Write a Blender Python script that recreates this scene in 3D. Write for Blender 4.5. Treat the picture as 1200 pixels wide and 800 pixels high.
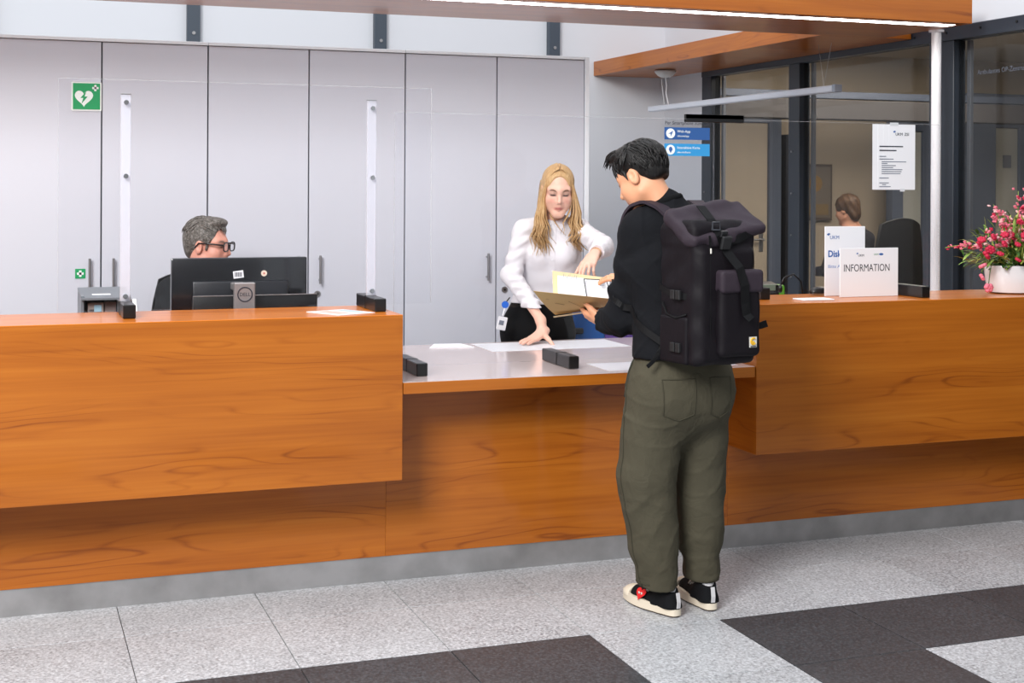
import bpy, bmesh, math, random
import numpy as np
from mathutils import Vector, Matrix, Euler
for _o in list(bpy.data.objects): bpy.data.objects.remove(_o)
SC = bpy.context.scene
COL = SC.collection
random.seed(7); RNG = np.random.default_rng(7)
# ---------------------------------------------------------------- camera
YAW, ROLL, HC = 0.34991, 0.00485, 1.54
cam_d = bpy.data.cameras.new('camera'); cam = bpy.data.objects.new('camera', cam_d); COL.objects.link(cam)
_f = Vector((math.sin(YAW), math.cos(YAW), 0)); _r = Vector((math.cos(YAW), -math.sin(YAW), 0)); _u = Vector((0, 0, 1))
_r2 = _r*math.cos(ROLL)+_u*math.sin(ROLL); _u2 = -_r*math.sin(ROLL)+_u*math.cos(ROLL)
_M = Matrix((_r2, _u2, -_f)).transposed().to_4x4(); _M.translation = (0, 0, HC)
cam.matrix_world = _M
cam_d.sensor_width = 36; cam_d.lens = 1633*36/1200; cam_d.shift_y = -(400-215.9)/1200
cam_d.clip_start = .05; cam_d.clip_end = 100
SC.camera = cam
# ---------------------------------------------------------------- light and exposure
SC.view_settings.view_transform = 'Standard'; SC.view_settings.look = 'None'
SC.view_settings.exposure = -0.17; SC.view_settings.gamma = 1.0; SC.view_settings.use_curve_mapping = False
w = bpy.data.worlds.new('daylit_hall'); SC.world = w; w.use_nodes = True
w.node_tree.nodes['Background'].inputs[0].default_value = (.89, .945, 1.0, 1)
w.node_tree.nodes['Background'].inputs[1].default_value = 1.08
def area(name, loc, target, size, power, color=(1, 1, 1), size_y=None):
    d = bpy.data.lights.new(name, 'AREA'); d.energy = power; d.color = color; d.size = size
    if size_y: d.shape = 'RECTANGLE'; d.size_y = size_y
    o = bpy.data.objects.new(name, d); COL.objects.link(o); o.location = loc
    o.rotation_euler = (Vector(target)-Vector(loc)).to_track_quat('-Z', 'Y').to_euler()
    return o
area('entrance_window_light', (-2.5, .4, 4.6), (2.0, 5.4, .9), 2.4, 680, (1, .985, .965), 2.4)
area('skylight', (1.2, 5.9, 5.2), (1.2, 6.2, 0), 5.0, 90, (.95, .97, 1), 2.4)
area('office_fill_light', (6.6, 8.6, 2.72), (6.6, 8.6, 0), 2.4, 210, (1, .9, .78), 2.4)  # added area light without a fixture, brightens the closed office
# ---------------------------------------------------------------- materials
def lin(c): return tuple(((v/255)/12.92 if v/255 <= .04045 else ((v/255+.055)/1.055)**2.4) for v in c)
MATS = {}
def mat(name, rgb=None, rough=.5, metal=0, spec=.5, sheen=0, emit=None, coat=0, subs=0, linear=None):
    if name in MATS: return MATS[name]
    m = bpy.data.materials.new(name); m.use_nodes = True
    b = m.node_tree.nodes['Principled BSDF']
    c = linear if linear else lin(rgb)
    b.inputs['Base Color'].default_value = (*c, 1); b.inputs['Roughness'].default_value = rough
    b.inputs['Metallic'].default_value = metal; b.inputs['Specular IOR Level'].default_value = spec
    if sheen: b.inputs['Sheen Weight'].default_value = sheen
    if coat: b.inputs['Coat Weight'].default_value = coat; b.inputs['Coat Roughness'].default_value = .09
    if subs: b.inputs['Subsurface Weight'].default_value = subs; b.inputs['Subsurface Radius'].default_value = (.012, .005, .003)
    if emit: b.inputs['Emission Color'].default_value = (*c, 1); b.inputs['Emission Strength'].default_value = emit
    MATS[name] = m; return m
class NT:
    """tiny node helper"""
    def __init__(s, m): s.t = m.node_tree; s.b = s.t.nodes['Principled BSDF']
    def n(s, typ, **kw):
        x = s.t.nodes.new('ShaderNode'+typ)
        for k, v in kw.items():
            if k.startswith('i_'):
                key = k[2:]; key = int(key) if key.isdigit() else key
                x.inputs[key].default_value = v
            else: setattr(x, k, v)
        return x
    def l(s, a, b): s.t.links.new(a, b)
    def math(s, op, a, b=None):
        x = s.n('Math', operation=op)
        for i, v in enumerate((a, b)):
            if v is None: continue
            if isinstance(v, (int, float)): x.inputs[i].default_value = v
            else: s.l(v, x.inputs[i])
        return x.outputs[0]
    def ramp(s, fac, stops):
        x = s.n('ValToRGB'); e = x.color_ramp.elements
        while len(e) < len(stops): e.new(.5)
        for el, (p, c) in zip(e, stops): el.position = p; el.color = (*c, 1)
        s.l(fac, x.inputs[0]); return x.outputs[0]
    def bump(s, h, strength=.2, dist=.01):
        x = s.n('Bump', i_Strength=strength, i_Distance=dist); s.l(h, x.inputs['Height']); s.l(x.outputs[0], s.b.inputs['Normal'])
def wood(name, stops, rough=.36, scale=1.0, coat=.30):
    m = mat(name, linear=stops[0][1], rough=rough, coat=coat, spec=.3); q = NT(m)
    tc = q.n('TexCoord'); sp = q.n('SeparateXYZ'); q.l(tc.outputs['Object'], sp.inputs[0])
    ge = q.n('NewGeometry'); sn = q.n('SeparateXYZ'); q.l(ge.outputs['True Normal'], sn.inputs[0])
    az = q.math('GREATER_THAN', q.math('ABSOLUTE', sn.outputs[2]), .5)
    x, y, z = sp.outputs
    along = q.math('ADD', x, q.math('MULTIPLY', y, q.math('SUBTRACT', 1.0, az)))
    across = q.math('ADD', q.math('MULTIPLY', z, q.math('SUBTRACT', 1.0, az)), q.math('MULTIPLY', y, az))
    cb = q.n('CombineXYZ'); q.l(q.math('MULTIPLY', along, .50*scale), cb.inputs[0]); q.l(q.math('MULTIPLY', across, 4.0*scale), cb.inputs[1])
    n1 = q.n('TexNoise', i_Scale=1.5, i_Detail=2.0, i_Roughness=.45, i_Distortion=.1); q.l(cb.outputs[0], n1.inputs['Vector'])
    # ring-like bands bent by the low noise
    band = q.math('ADD', q.math('MULTIPLY', across, 22.0*scale), q.math('MULTIPLY', n1.outputs[0], 13.0))
    tri = q.math('PINGPONG', band, .5)
    cb2 = q.n('CombineXYZ'); q.l(q.math('MULTIPLY', along, 1.4), cb2.inputs[0]); q.l(q.math('MULTIPLY', across, 75.0), cb2.inputs[1])
    n2 = q.n('TexNoise', i_Scale=1.0, i_Detail=3.0); q.l(cb2.outputs[0], n2.inputs['Vector'])
    cb3 = q.n('CombineXYZ'); q.l(q.math('MULTIPLY', along, .5), cb3.inputs[0]); q.l(q.math('MULTIPLY', across, 6.0), cb3.inputs[1])
    n3 = q.n('TexNoise', i_Scale=2.0, i_Detail=3.0); q.l(cb3.outputs[0], n3.inputs['Vector'])
    cb4 = q.n('CombineXYZ'); q.l(q.math('MULTIPLY', along, 1.1), cb4.inputs[0]); q.l(q.math('MULTIPLY', across, 9.0), cb4.inputs[1]); cb4.inputs[2].default_value = 3.7
    n4 = q.n('TexNoise', i_Scale=1.0, i_Detail=2.0); q.l(cb4.outputs[0], n4.inputs['Vector'])
    # thin darker veins on the ring lines, fading in and out
    vein = q.math('MAXIMUM', q.math('SUBTRACT', 1.0, q.math('MULTIPLY', tri, 7.0)), 0.0)
    msk = q.math('MAXIMUM', q.math('MULTIPLY', q.math('SUBTRACT', n4.outputs[0], .43), 4.5), 0.0); msk = q.math('MINIMUM', msk, 1.0)
    f = q.math('ADD', q.math('MULTIPLY', n2.outputs[0], .46), q.math('MULTIPLY', n3.outputs[0], .75))
    f = q.math('SUBTRACT', q.math('SUBTRACT', f, .08), q.math('MULTIPLY', q.math('MULTIPLY', vein, msk), .34))
    q.l(q.ramp(f, stops), q.b.inputs['Base Color'])
    return m
WS = [(0.15, (.235, .055, .004)), (.40, (.37, .099, .007)), (.60, (.44, .127, .010)), (.95, (.54, .184, .022))]
M_wood = wood('cherry_laminate', WS)
M_lacq_lit = wood('cherry_lacquer_lit', [(p, tuple(v*1.5 for v in c)) for p, c in WS], rough=.4, coat=.5); M_lacq_lit.node_tree.nodes['Principled BSDF'].inputs['Specular IOR Level'].default_value = .2; M_lacq_lit.node_tree.nodes['Principled BSDF'].inputs['Coat Roughness'].default_value = .12  # laminate colours brightened, so the light on the counter tops is painted in
M_edge = wood('cherry_edge', [(p, tuple(v*1.0 for v in c)) for p, c in WS], rough=.4)
def speck(name, a, b, c, rough):
    m = mat(name, linear=b, rough=rough, coat=.15); q = NT(m)
    ge = q.n('NewGeometry')
    n1 = q.n('TexNoise', i_Scale=95.0, i_Detail=3.0, i_Roughness=.7); q.l(ge.outputs['Position'], n1.inputs['Vector'])
    n2 = q.n('TexVoronoi', i_Scale=120.0); q.l(ge.outputs['Position'], n2.inputs['Vector'])
    n3 = q.n('TexNoise', i_Scale=3.0, i_Detail=2.0); q.l(ge.outputs['Position'], n3.inputs['Vector'])
    oi = q.n('ObjectInfo')
    f = q.math('ADD', q.math('MULTIPLY', n1.outputs[0], .75), q.math('MULTIPLY', n2.outputs['Color'], .25))
    f = q.math('ADD', f, q.math('MULTIPLY', q.math('SUBTRACT', n3.outputs[0], .5), .12))
    f = q.math('ADD', f, q.math('MULTIPLY', q.math('SUBTRACT', oi.outputs['Random'], .5), .05))
    q.l(q.ramp(f, [(.28, a), (.5, b), (.72, c)]), q.b.inputs['Base Color']); return m
M_tile_l = speck('light_granite', (.17, .175, .185), (.45, .462, .485), (.70, .715, .745), .42)
M_tile_d = speck('dark_granite', (.019, .021, .025), (.043, .048, .055), (.096, .105, .118), .45)
M_grout = mat('grout', (104, 98, 92), .9)
M_wall = mat('white_paint', (214, 216, 222), .8)
M_cab = mat('grey_lacquer', (204, 206, 216), .42)
NTq = NT(M_cab)
_n = NTq.n('TexNoise', i_Scale=350.0, i_Detail=2.0); _g = NTq.n('NewGeometry'); NTq.l(_g.outputs['Position'], _n.inputs['Vector']); NTq.bump(_n.outputs[0], .06, .001)
M_cabedge = mat('cabinet_edge_trim', (232, 235, 240), .35)
M_gap = mat('shadow_gap_grey', (112, 116, 122), .7)
M_steelblue = mat('blue_grey_steel', (62, 72, 84), .45)
M_frame = mat('dark_window_frame', (46, 53, 63), .4)
M_chrome = mat('polished_chrome', (215, 215, 218), .18, 1)
M_alu = mat('brushed_aluminium', (168, 168, 170), .38, 1)
M_black = mat('black_plastic', (18, 18, 20), .3)
M_mblack = mat('matt_black', (20, 20, 22), .6)
M_white = mat('white_gloss', (240, 240, 244), .2, coat=.3)
M_paper = mat('paper_white', (236, 236, 240), .75)
M_ink = mat('dark_ink', (45, 48, 60), .7)
M_blueink = mat('blue_ink', (52, 98, 165), .7)
M_greyink = mat('grey_ink', (120, 126, 140), .7)
M_plinth = mat('plinth_steel', (176, 175, 176), .42, .85)
_q = NT(M_plinth); _n = _q.n('TexNoise', i_Scale=6.0, i_Detail=4.0); _g = _q.n('NewGeometry'); _q.l(_g.outputs['Position'], _n.inputs['Vector'])
_q.l(_q.ramp(_n.outputs[0], [(.3, (.34, .335, .335)), (.7, (.52, .515, .52))]), _q.b.inputs['Base Color'])
def glassmat(name, tint, refl_ior=1.45, rough=.0, haze=0.0, hazecol=(1, 1, 1)):
    m = bpy.data.materials.new(name); m.use_nodes = True; t = m.node_tree; t.nodes.clear()
    o = t.nodes.new('ShaderNodeOutputMaterial'); tr = t.nodes.new('ShaderNodeBsdfTransparent'); tr.inputs[0].default_value = (*tint, 1)
    gl = t.nodes.new('ShaderNodeBsdfGlossy'); gl.inputs['Roughness'].default_value = rough
    # Schlick reflectance from the facing angle: the same on both faces of a thin pane
    lw = t.nodes.new('ShaderNodeLayerWeight'); lw.inputs[0].default_value = .5; f0 = ((refl_ior-1)/(refl_ior+1))**2
    pw = t.nodes.new('ShaderNodeMath'); pw.operation = 'POWER'; pw.inputs[1].default_value = 5.0; t.links.new(lw.outputs['Facing'], pw.inputs[0])
    fr = t.nodes.new('ShaderNodeMath'); fr.operation = 'MULTIPLY_ADD'; fr.inputs[1].default_value = 1-f0; fr.inputs[2].default_value = f0; t.links.new(pw.outputs[0], fr.inputs[0])
    mx = t.nodes.new('ShaderNodeMixShader'); t.links.new(fr.outputs[0], mx.inputs[0]); t.links.new(tr.outputs[0], mx.inputs[1]); t.links.new(gl.outputs[0], mx.inputs[2])
    last = mx
    if haze:
        df = t.nodes.new('ShaderNodeBsdfDiffuse'); df.inputs[0].default_value = (*hazecol, 1)
        m2 = t.nodes.new('ShaderNodeMixShader'); m2.inputs[0].default_value = haze
        t.links.new(mx.outputs[0], m2.inputs[1]); t.links.new(df.outputs[0], m2.inputs[2]); last = m2
    t.links.new(last.outputs[0], o.inputs[0]); MATS[name] = m; return m
M_acryl = glassmat('clear_acrylic', (.985, .985, .99), 1.25)
M_acredge = glassmat('acrylic_edge', (.93, .93, .95), 1.5, .1, .22, (.9, .9, .9))
M_acrbar = glassmat('acrylic_profile', (.93, .93, .96), 1.5, .05, .30, (.95, .95, 1))
M_glass = glassmat('window_glass', (.80, .80, .79), 1.35)
# ---------------------------------------------------------------- mesh helpers (all shapes are given in world metres)
def tag(o, label=None, cat=None, group=None, kind=None):
    if label: o['label'] = label
    if cat: o['category'] = cat
    if group: o['group'] = group
    if kind: o['kind'] = kind
    return o
def thing(name, loc, label, cat, group=None):
    o = bpy.data.objects.new(name, None); COL.objects.link(o); o.location = loc; o.empty_display_size = .1
    return tag(o, label, cat, group)
def world_org(p):
    v = Vector((0, 0, 0))
    while p is not None: v += p.location; p = p.parent
    return v
def link(name, me, m, parent=None, org=None):
    """me has world coordinates; re-origin it and link"""
    o = bpy.data.objects.new(name, me); COL.objects.link(o)
    if m is not None:
        for mm in (m if isinstance(m, (list, tuple)) else [m]): me.materials.append(mm)
    if parent is not None:
        off = world_org(parent); o.parent = parent
    else:
        if org is None:
            co = np.empty(len(me.vertices)*3, np.float32); me.vertices.foreach_get('co', co); co = co.reshape(-1, 3)
            lo, hi = co.min(0), co.max(0); org = ((lo[0]+hi[0])/2, (lo[1]+hi[1])/2, lo[2])
        off = Vector([float(v) for v in org]); o.location = off
    me.transform(Matrix.Translation(-off))
    return o
class MB:
    def __init__(s): s.bm = bmesh.new()
    def box(s, lo, hi, bev=0, R=None, seg=1, mi=0):
        lo, hi = Vector(lo), Vector(hi); c = (lo+hi)/2; d = hi-lo
        r = bmesh.ops.create_cube(s.bm, size=1); vs = r['verts']
        for v in vs: v.co = Vector((v.co.x*d.x, v.co.y*d.y, v.co.z*d.z))
        fs = list({f for v in vs for f in v.link_faces})
        for f in fs: f.material_index = mi
        if bev:
            es = list({e for v in vs for e in v.link_edges})
            r2 = bmesh.ops.bevel(s.bm, geom=es, offset=bev, segments=seg, affect='EDGES', profile=.5)
            vs = list({v for f in r2['faces'] for v in f.verts} | {v for v in vs if v.is_valid})
            for f in r2['faces']: f.material_index = mi
        for v in vs: v.co = (R @ v.co if R else v.co)+c
        return s
    def cyl(s, a, b, ra, rb=None, n=16, cap=True, mi=0):
        a, b = Vector(a), Vector(b); rb = ra if rb is None else rb
        q = (b-a).to_track_quat('Z', 'Y').to_matrix(); L = []
        for p, r in ((a, ra), (b, rb)):
            L.append([s.bm.verts.new(p+q @ Vector((r*math.cos(2*math.pi*i/n), r*math.sin(2*math.pi*i/n), 0))) for i in range(n)])
        for i in range(n): s.bm.faces.new((L[0][i], L[0][(i+1) % n], L[1][(i+1) % n], L[1][i])).material_index = mi
        if cap:
            s.bm.faces.new(L[0][::-1]).material_index = mi; s.bm.faces.new(L[1]).material_index = mi
        return s
    def tube(s, pts, r, n=8, cap=True, flat=1.0, up=None, mi=0):
        pts = [Vector(p) for p in pts]; rs = r if isinstance(r, (list, tuple)) else [r]*len(pts); rings = []
        prev = None
        for i, p in enumerate(pts):
            t = (pts[min(i+1, len(pts)-1)]-pts[max(i-1, 0)]).normalized()
            if prev is None:
                a = Vector(up) if up else (Vector((0, 0, 1)) if abs(t.z) < .9 else Vector((1, 0, 0)))
            else: a = prev
            a = (a-t*a.dot(t)); a = a.normalized() if a.length > 1e-6 else t.orthogonal().normalized()
            prev = a; b = t.cross(a)
            rings.append([s.bm.verts.new(p+a*(rs[i]*flat*math.cos(2*math.pi*k/n))+b*(rs[i]*math.sin(2*math.pi*k/n))) for k in range(n)])
        for A, B in zip(rings, rings[1:]):
            for k in range(n): s.bm.faces.new((A[k], A[(k+1) % n], B[(k+1) % n], B[k])).material_index = mi
        if cap:
            s.bm.faces.new(rings[0][::-1]).material_index = mi; s.bm.faces.new(rings[-1]).material_index = mi
        return s
    def ribbon(s, pts, wdir, w, th=.002, mi=0):
        """flat strap: centre line, width direction(s), width, thickness"""
        pts = [Vector(p) for p in pts]; wd = wdir if isinstance(wdir[0], (list, tuple, Vector)) else [wdir]*len(pts)
        rings = []
        for i, p in enumerate(pts):
            t = (pts[min(i+1, len(pts)-1)]-pts[max(i-1, 0)]).normalized(); a = Vector(wd[i]); a = (a-t*a.dot(t)).normalized(); nn = t.cross(a)
            rings.append([s.bm.verts.new(p+a*(sx*w/2)+nn*(sn*th/2)) for sx, sn in ((-1, -1), (1, -1), (1, 1), (-1, 1))])
        for A, B in zip(rings, rings[1:]):
            for k in range(4): s.bm.faces.new((A[k], A[(k+1) % 4], B[(k+1) % 4], B[k])).material_index = mi
        s.bm.faces.new(rings[0][::-1]).material_index = mi; s.bm.faces.new(rings[-1]).material_index = mi
        return s
    def lathe(s, c, prof, n=32, sx=1, sy=1, mi=0):
        c = Vector(c); L = [[s.bm.verts.new(c+Vector((r*sx*math.cos(2*math.pi*i/n), r*sy*math.sin(2*math.pi*i/n), z))) for i in range(n)] for r, z in prof]
        for A, B in zip(L, L[1:]):
            for i in range(n): s.bm.faces.new((A[i], A[(i+1) % n], B[(i+1) % n], B[i])).material_index = mi
        if prof[0][0] > 1e-5: s.bm.faces.new(L[0][::-1]).material_index = mi
        if prof[-1][0] > 1e-5: s.bm.faces.new(L[-1]).material_index = mi
        return s
    def poly(s, pts, nrm, th, mi=0):
        """flat outline extruded by th along nrm"""
        nrm = Vector(nrm)*th; A = [s.bm.verts.new(Vector(p)) for p in pts]; B = [s.bm.verts.new(Vector(p)+nrm) for p in pts]; n = len(A)
        s.bm.faces.new(A[::-1]).material_index = mi; s.bm.faces.new(B).material_index = mi
        for i in range(n): s.bm.faces.new((A[i], A[(i+1) % n], B[(i+1) % n], B[i])).material_index = mi
        return s
    def ball(s, c, r, R=None, u=10, v=7, mi=0):
        r = r if isinstance(r, (tuple, list)) else (r, r, r)
        q = bmesh.ops.create_uvsphere(s.bm, u_segments=u, v_segments=v, radius=1)
        for x in q['verts']:
            p = Vector((x.co.x*r[0], x.co.y*r[1], x.co.z*r[2])); x.co = (R @ p if R else p)+Vector(c)
            for f in x.link_faces: f.material_index = mi
        return s
    def build(s, name, m, parent=None, smooth=False, org=None, angle=None):
        bmesh.ops.recalc_face_normals(s.bm, faces=s.bm.faces)
        me = bpy.data.meshes.new(name); s.bm.to_mesh(me); s.bm.free()
        if smooth or angle:
            me.polygons.foreach_set('use_smooth', [True]*len(me.polygons))
            if angle: me.set_sharp_from_angle(angle=math.radians(angle))
        return link(name, me, m, parent, org)
def box(name, lo, hi, m, parent=None, bev=.0015, R=None):
    return MB().box(lo, hi, bev, R).build(name, m, parent)
def text(name, s, m, loc, xdir, ydir, height, parent=None, align='LEFT', ext=.0003, width=None, bold=0):
    """raised lettering in the plane of xdir and ydir; height = cap height"""
    cu = bpy.data.curves.new(name, 'FONT'); cu.body = s; cu.size = height/.7; cu.extrude = ext; cu.offset = bold; cu.align_x = align; cu.resolution_u = 3
    tmp = bpy.data.objects.new('tmp', cu); COL.objects.link(tmp)
    dg = bpy.context.evaluated_depsgraph_get(); me = bpy.data.meshes.new_from_object(tmp.evaluated_get(dg)); bpy.data.objects.remove(tmp); bpy.data.curves.remove(cu)
    me.name = name; me.materials.clear()
    X, Y = Vector(xdir).normalized(), Vector(ydir).normalized(); Z = X.cross(Y)
    if width and len(me.vertices):
        xs = [v.co.x for v in me.vertices]; X = X*(width/(max(xs)-min(xs)))
    T = Matrix((X, Y, Z)).transposed().to_4x4(); T.translation = Vector(loc)
    me.transform(T); return link(name, me, m, parent)
FX, FZ = (1, 0, 0), (0, 0, 1)
# SETTING
# floor of half-metre granite tiles, as far as it can be seen; concrete screed below
fl = MB().box((-9, -7, -.12), (4.8, 13, -.006)).build('floor', M_grout, org=(0, 0, -.12)); tag(fl, 'pale granite tiled lobby floor with dark tile bands', kind='structure')
tm = {}
def tile(ix, iy, dark):
    x0, y0 = .395+.5*ix, 4.392+.5*iy; hx = .4968; hy = min(.4968, 5.25-y0)
    key = (dark, round(hy, 3))
    if key not in tm:
        b = MB().box((0, 0, -.006), (hx, hy, 0), .0008); bm = b.bm
        me = bpy.data.meshes.new('floor_tile'); bm.to_mesh(me); bm.free(); me.materials.append(M_tile_d if dark else M_tile_l); tm[key] = me
    o = bpy.data.objects.new('floor_tile', tm[key]); COL.objects.link(o); o.parent = fl; o.location = Vector((x0, y0, .12+0))-Vector((0, 0, 0))
for iy in range(-7, 2):
    for ix in range(-7, 9):
        dark = False
        if iy == -1: dark = (ix != 3)
        if iy == -2: dark = (ix == 4 or ix <= 1)
        if iy == -5: dark = (ix % 3 != 0)
        tile(ix, iy, dark)
for a, b in (((-9, 5.25, -.006), (4.8, 13, 0)), ((-9, -7, -.006), (-3.105, 5.25, 0)), ((-3.105, -7, -.006), (4.8, .892, 0))):
    box('floor_slab', a, b, M_tile_l, fl, 0)
# back wall with steel posts
wb = box('wall_back', (-7, 9.72, 0), (4.8, 9.9, 5.6), M_wall, None, 0); tag(wb, 'white painted back wall with dark steel posts', kind='structure')
for X in (1.213, 2.525, 3.86, -.1):
    box('steel_post', (X-.043, 9.66, 0), (X+.043, 9.74, 5.6), M_steelblue, wb, .003)
    MB().cyl((X, 9.665, 2.56), (X, 9.652, 2.56), .012, n=10).build('bolt', M_alu, wb)
# lobby walls behind and beside the camera, open to the glass roof above
wf = box('wall_front', (-9, -7.2, 0), (4.8, -7, 5.6), mat('lobby_wall', (170, 168, 166), .8), None, 0); tag(wf, 'plain lobby wall opposite the counter', kind='structure')
wl = box('wall_left', (-9.2, -7, 0), (-9, 9.72, 5.6), MATS['lobby_wall'], None, 0); tag(wl, 'plain lobby wall at the far end of the counter', kind='structure')
# right wall: solid above and behind, glazed in front
XG = 4.8
wr = box('wall_right', (XG, 9.1, 0), (XG+.12, 9.9, 5.6), M_wall, None, 0); tag(wr, 'white painted side wall above the glass partition', kind='structure')
box('wall_panel', (XG, 1.0, 2.403), (XG+.12, 9.1, 5.6), M_wall, wr, 0)
gp = thing('window_1', (XG+.04, 6.5, 0), None, None); gp['kind'] = 'structure'; gp['label'] = 'dark framed glass partition between lobby and office'
box('header', (XG-.01, 1.0, 2.327), (XG+.08, 9.1, 2.402), M_frame, gp, .003)
for i in range(22):
    y = 3.2+.28*i
    MB().cyl((XG-.008, y, 2.372), (XG-.016, y, 2.372), .007, n=8).build('screw', M_mblack, gp)
box('bottom_rail', (XG-.005, 1.0, .0), (XG+.075, 9.1, .12), M_frame, gp, .003)
posts = [(8.96, 9.10), (7.77, 7.90), (6.225, 6.435), (4.35, 4.47), (2.2, 2.32)]
for y0, y1 in posts:
    box('post', (XG-.005, y0, .12), (XG+.075, y1, 2.327), M_frame, gp, .003)
    for z in (.95, 1.22, 1.49, 1.76): MB().cyl((XG-.003, (y0+y1)/2+.02, z), (XG-.012, (y0+y1)/2+.02, z), .006, n=8).build('screw', M_alu, gp)
    box('inner_rail', (XG+.078, y0-.035, .12), (XG+.10, y0-.005, 2.327), mat('frame_grey', (128, 134, 146), .4), gp, .002)
for y0, y1 in ((7.90, 8.96), (6.435, 7.77), (4.47, 6.225), (2.32, 4.35)):
    box('pane', (XG+.03, y0, .12), (XG+.042, y1, 2.327), M_glass, gp, 0)
text('pane_lettering', 'Ambulantes OP-Zentrum · A', mat('etched_lettering', (92, 98, 110), .6), (XG+.028, 6.07, 2.13), (0, -1, 0), FZ, .026, gp, width=.44)
# white slim pole in front of the partition
po = MB().cyl((4.62, 6.14, 0), (4.62, 6.14, 2.364), .026, n=24).cyl((4.62, 6.14, 2.352), (4.62, 6.14, 2.364), .04, n=24).cyl((4.62, 6.14, 0), (4.62, 6.14, .012), .05, n=24).build('support_pole', M_white, smooth=True, angle=40)
tag(po, 'slim round white pole rising behind the flower pot to the wooden canopy', 'pole')
# ---------------------------------------------------------------- office behind the glass
M_beige = mat('beige_wall', (186, 172, 152), .8)
M_taupe = mat('taupe_wall', (150, 138, 126), .8)
M_doorgrey = mat('office_door_grey', (188, 190, 186), .55)
M_bluegrey = mat('blue_grey_frame', (98, 108, 128), .5)
M_soffit = mat('dark_soffit', (62, 60, 62), .7)
of = box('floor_office', (XG, .5, -.12), (10.5, 12, 0), mat('office_carpet', (92, 90, 90), .9), None, 0); tag(of, 'grey office floor behind the glass', kind='structure')
oc = box('ceiling_office', (XG+.12, .5, 2.76), (10.5, 12, 2.9), mat('office_ceiling', (200, 192, 180), .9), None, 0); tag(oc, 'office ceiling behind the glass', kind='structure')
ow = box('wall_office_back', (XG, 11.2, 0), (10.5, 11.35, 2.76), M_beige, None, 0); tag(ow, 'beige office wall seen through the glass', kind='structure')
o2 = box('wall_office_right', (10.4, .5, 0), (10.55, 11.2, 2.76), M_beige, None, 0); tag(o2, 'beige far side wall of the office', kind='structure')
o3 = box('wall_office_front', (XG+.12, .5, 0), (10.4, .6, 2.76), M_beige, None, 0); tag(o3, 'office wall towards the entrance', kind='structure')
tr = box('trim_1', (XG+.1, 9.9, 2.09), (10.4, 10.1, 2.25), M_soffit, None, .004); tag(tr, 'dark soffit beam under the office ceiling', kind='structure')  # dark soffit beam running across the office
t2 = box('trim_2', (XG+.1, 10.3, 2.29), (9.3, 10.42, 2.35), M_bluegrey, None, .004); tag(t2, 'slim blue grey rail under the office ceiling', kind='structure')
def office_door(name, x0, x1, y, ztop, m, fm, label, fw=.09, handle=None):
    t = thing(name, ((x0+x1)/2, y, 0), label, None); t['kind'] = 'structure'
    box('frame_post', (x0-fw, y-.06, 0), (x0, y+.04, ztop+fw), fm, t, .003); box('frame_post', (x1, y-.06, 0), (x1+fw, y+.04, ztop+fw), fm, t, .003)
    box('frame_head', (x0, y-.06, ztop), (x1, y+.04, ztop+fw), fm, t, .003)
    d = box('door_leaf', (x0+.004, y-.03, .005), (x1-.004, y+.02, ztop-.004), m, t, .002)
    hx = x1-.07 if handle != 'l' else x0+.07
    MB().box((hx-.02, y-.04, .95), (hx+.02, y-.03, 1.13), .003).cyl((hx, y-.04, 1.06), (hx, y-.09, 1.06), .01).cyl((hx, y-.085, 1.06), (hx-.11, y-.085, 1.06), .01).build('door_handle', M_alu, d)
    return d
office_door('door_1', 5.62, 6.42, 10.95, 2.1, M_beige, M_bluegrey, 'beige office door in a blue grey frame', .12)
office_door('door_2', 7.80, 8.02, 10.9, 2.05, M_doorgrey, M_bluegrey, 'narrow grey office door in a blue grey frame', .12)
d3 = office_door('door_3', 8.84, 9.12, 10.9, 2.10, M_doorgrey, M_bluegrey, 'grey green office door with a small sign', .32)
box('door_sign', (8.94, 10.855, 1.72), (9.03, 10.868, 1.84), M_greyink, d3, .001)
pn = box('wall_panel', (6.62, 10.85, 0), (6.74, 11.2, 2.0), M_soffit, ow, .003)
pc = thing('framed_picture', (7.05, 11.16, 1.2), 'dark framed print with a yellow disc on the office wall', 'picture')
MB().box((6.9, 11.15, 1.22), (7.24, 11.19, 1.74), .004).build('frame', mat('picture_frame', (88, 76, 66), .5), pc)
box('print', (6.925, 11.143, 1.245), (7.215, 11.151, 1.715), mat('print_grey', (120, 110, 98), .7), pc, 0)
MB().cyl((7.05, 11.144, 1.56), (7.05, 11.139, 1.56), .075, n=24).build('disc', mat('ochre', (150, 116, 58), .7), pc)
box('caption', (6.95, 11.138, 1.27), (7.19, 11.144, 1.37), mat('ochre2', (136, 112, 70), .7), pc, 0)
# ================================================================ RECEPTION FURNITURE
M_top = mat('worktop_pale_reflection', (206, 190, 188), .16, coat=.3)  # pale base colour stands in for the reflection on the glossy top
YB, YK = 5.0, 5.235
def raised(x0, x1, label):
    t = thing('raised_counter', ((x0+x1)/2, 5.2, 0), label, 'counter')
    MB().box((x0, YB, .44), (x1, 5.43, 1.050), .0006).build('counter_block', M_wood, t)
    MB().box((x0, YB, 1.0502), (x1, 5.43, 1.054), .0008).build('counter_top', M_lacq_lit, t)
    return t
rl = raised(-2.2, 1.396, 'raised cherry wood counter block carrying the brochures, computer screens behind it')
rr = raised(2.891, 4.785, 'raised cherry wood counter block carrying the information sign and flower pot')
for t, x0, x1 in ((rl, -2.2, 1.3962), (rr, 2.8908, 4.785)):
    box('base_panel', (x0, YK, .0985), (x1, YK+.03, .62), M_wood, t, .0008)
    box('plinth', (x0, YK+.006, 0), (x1, YK+.03, .0985), M_plinth, t, 0)
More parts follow.
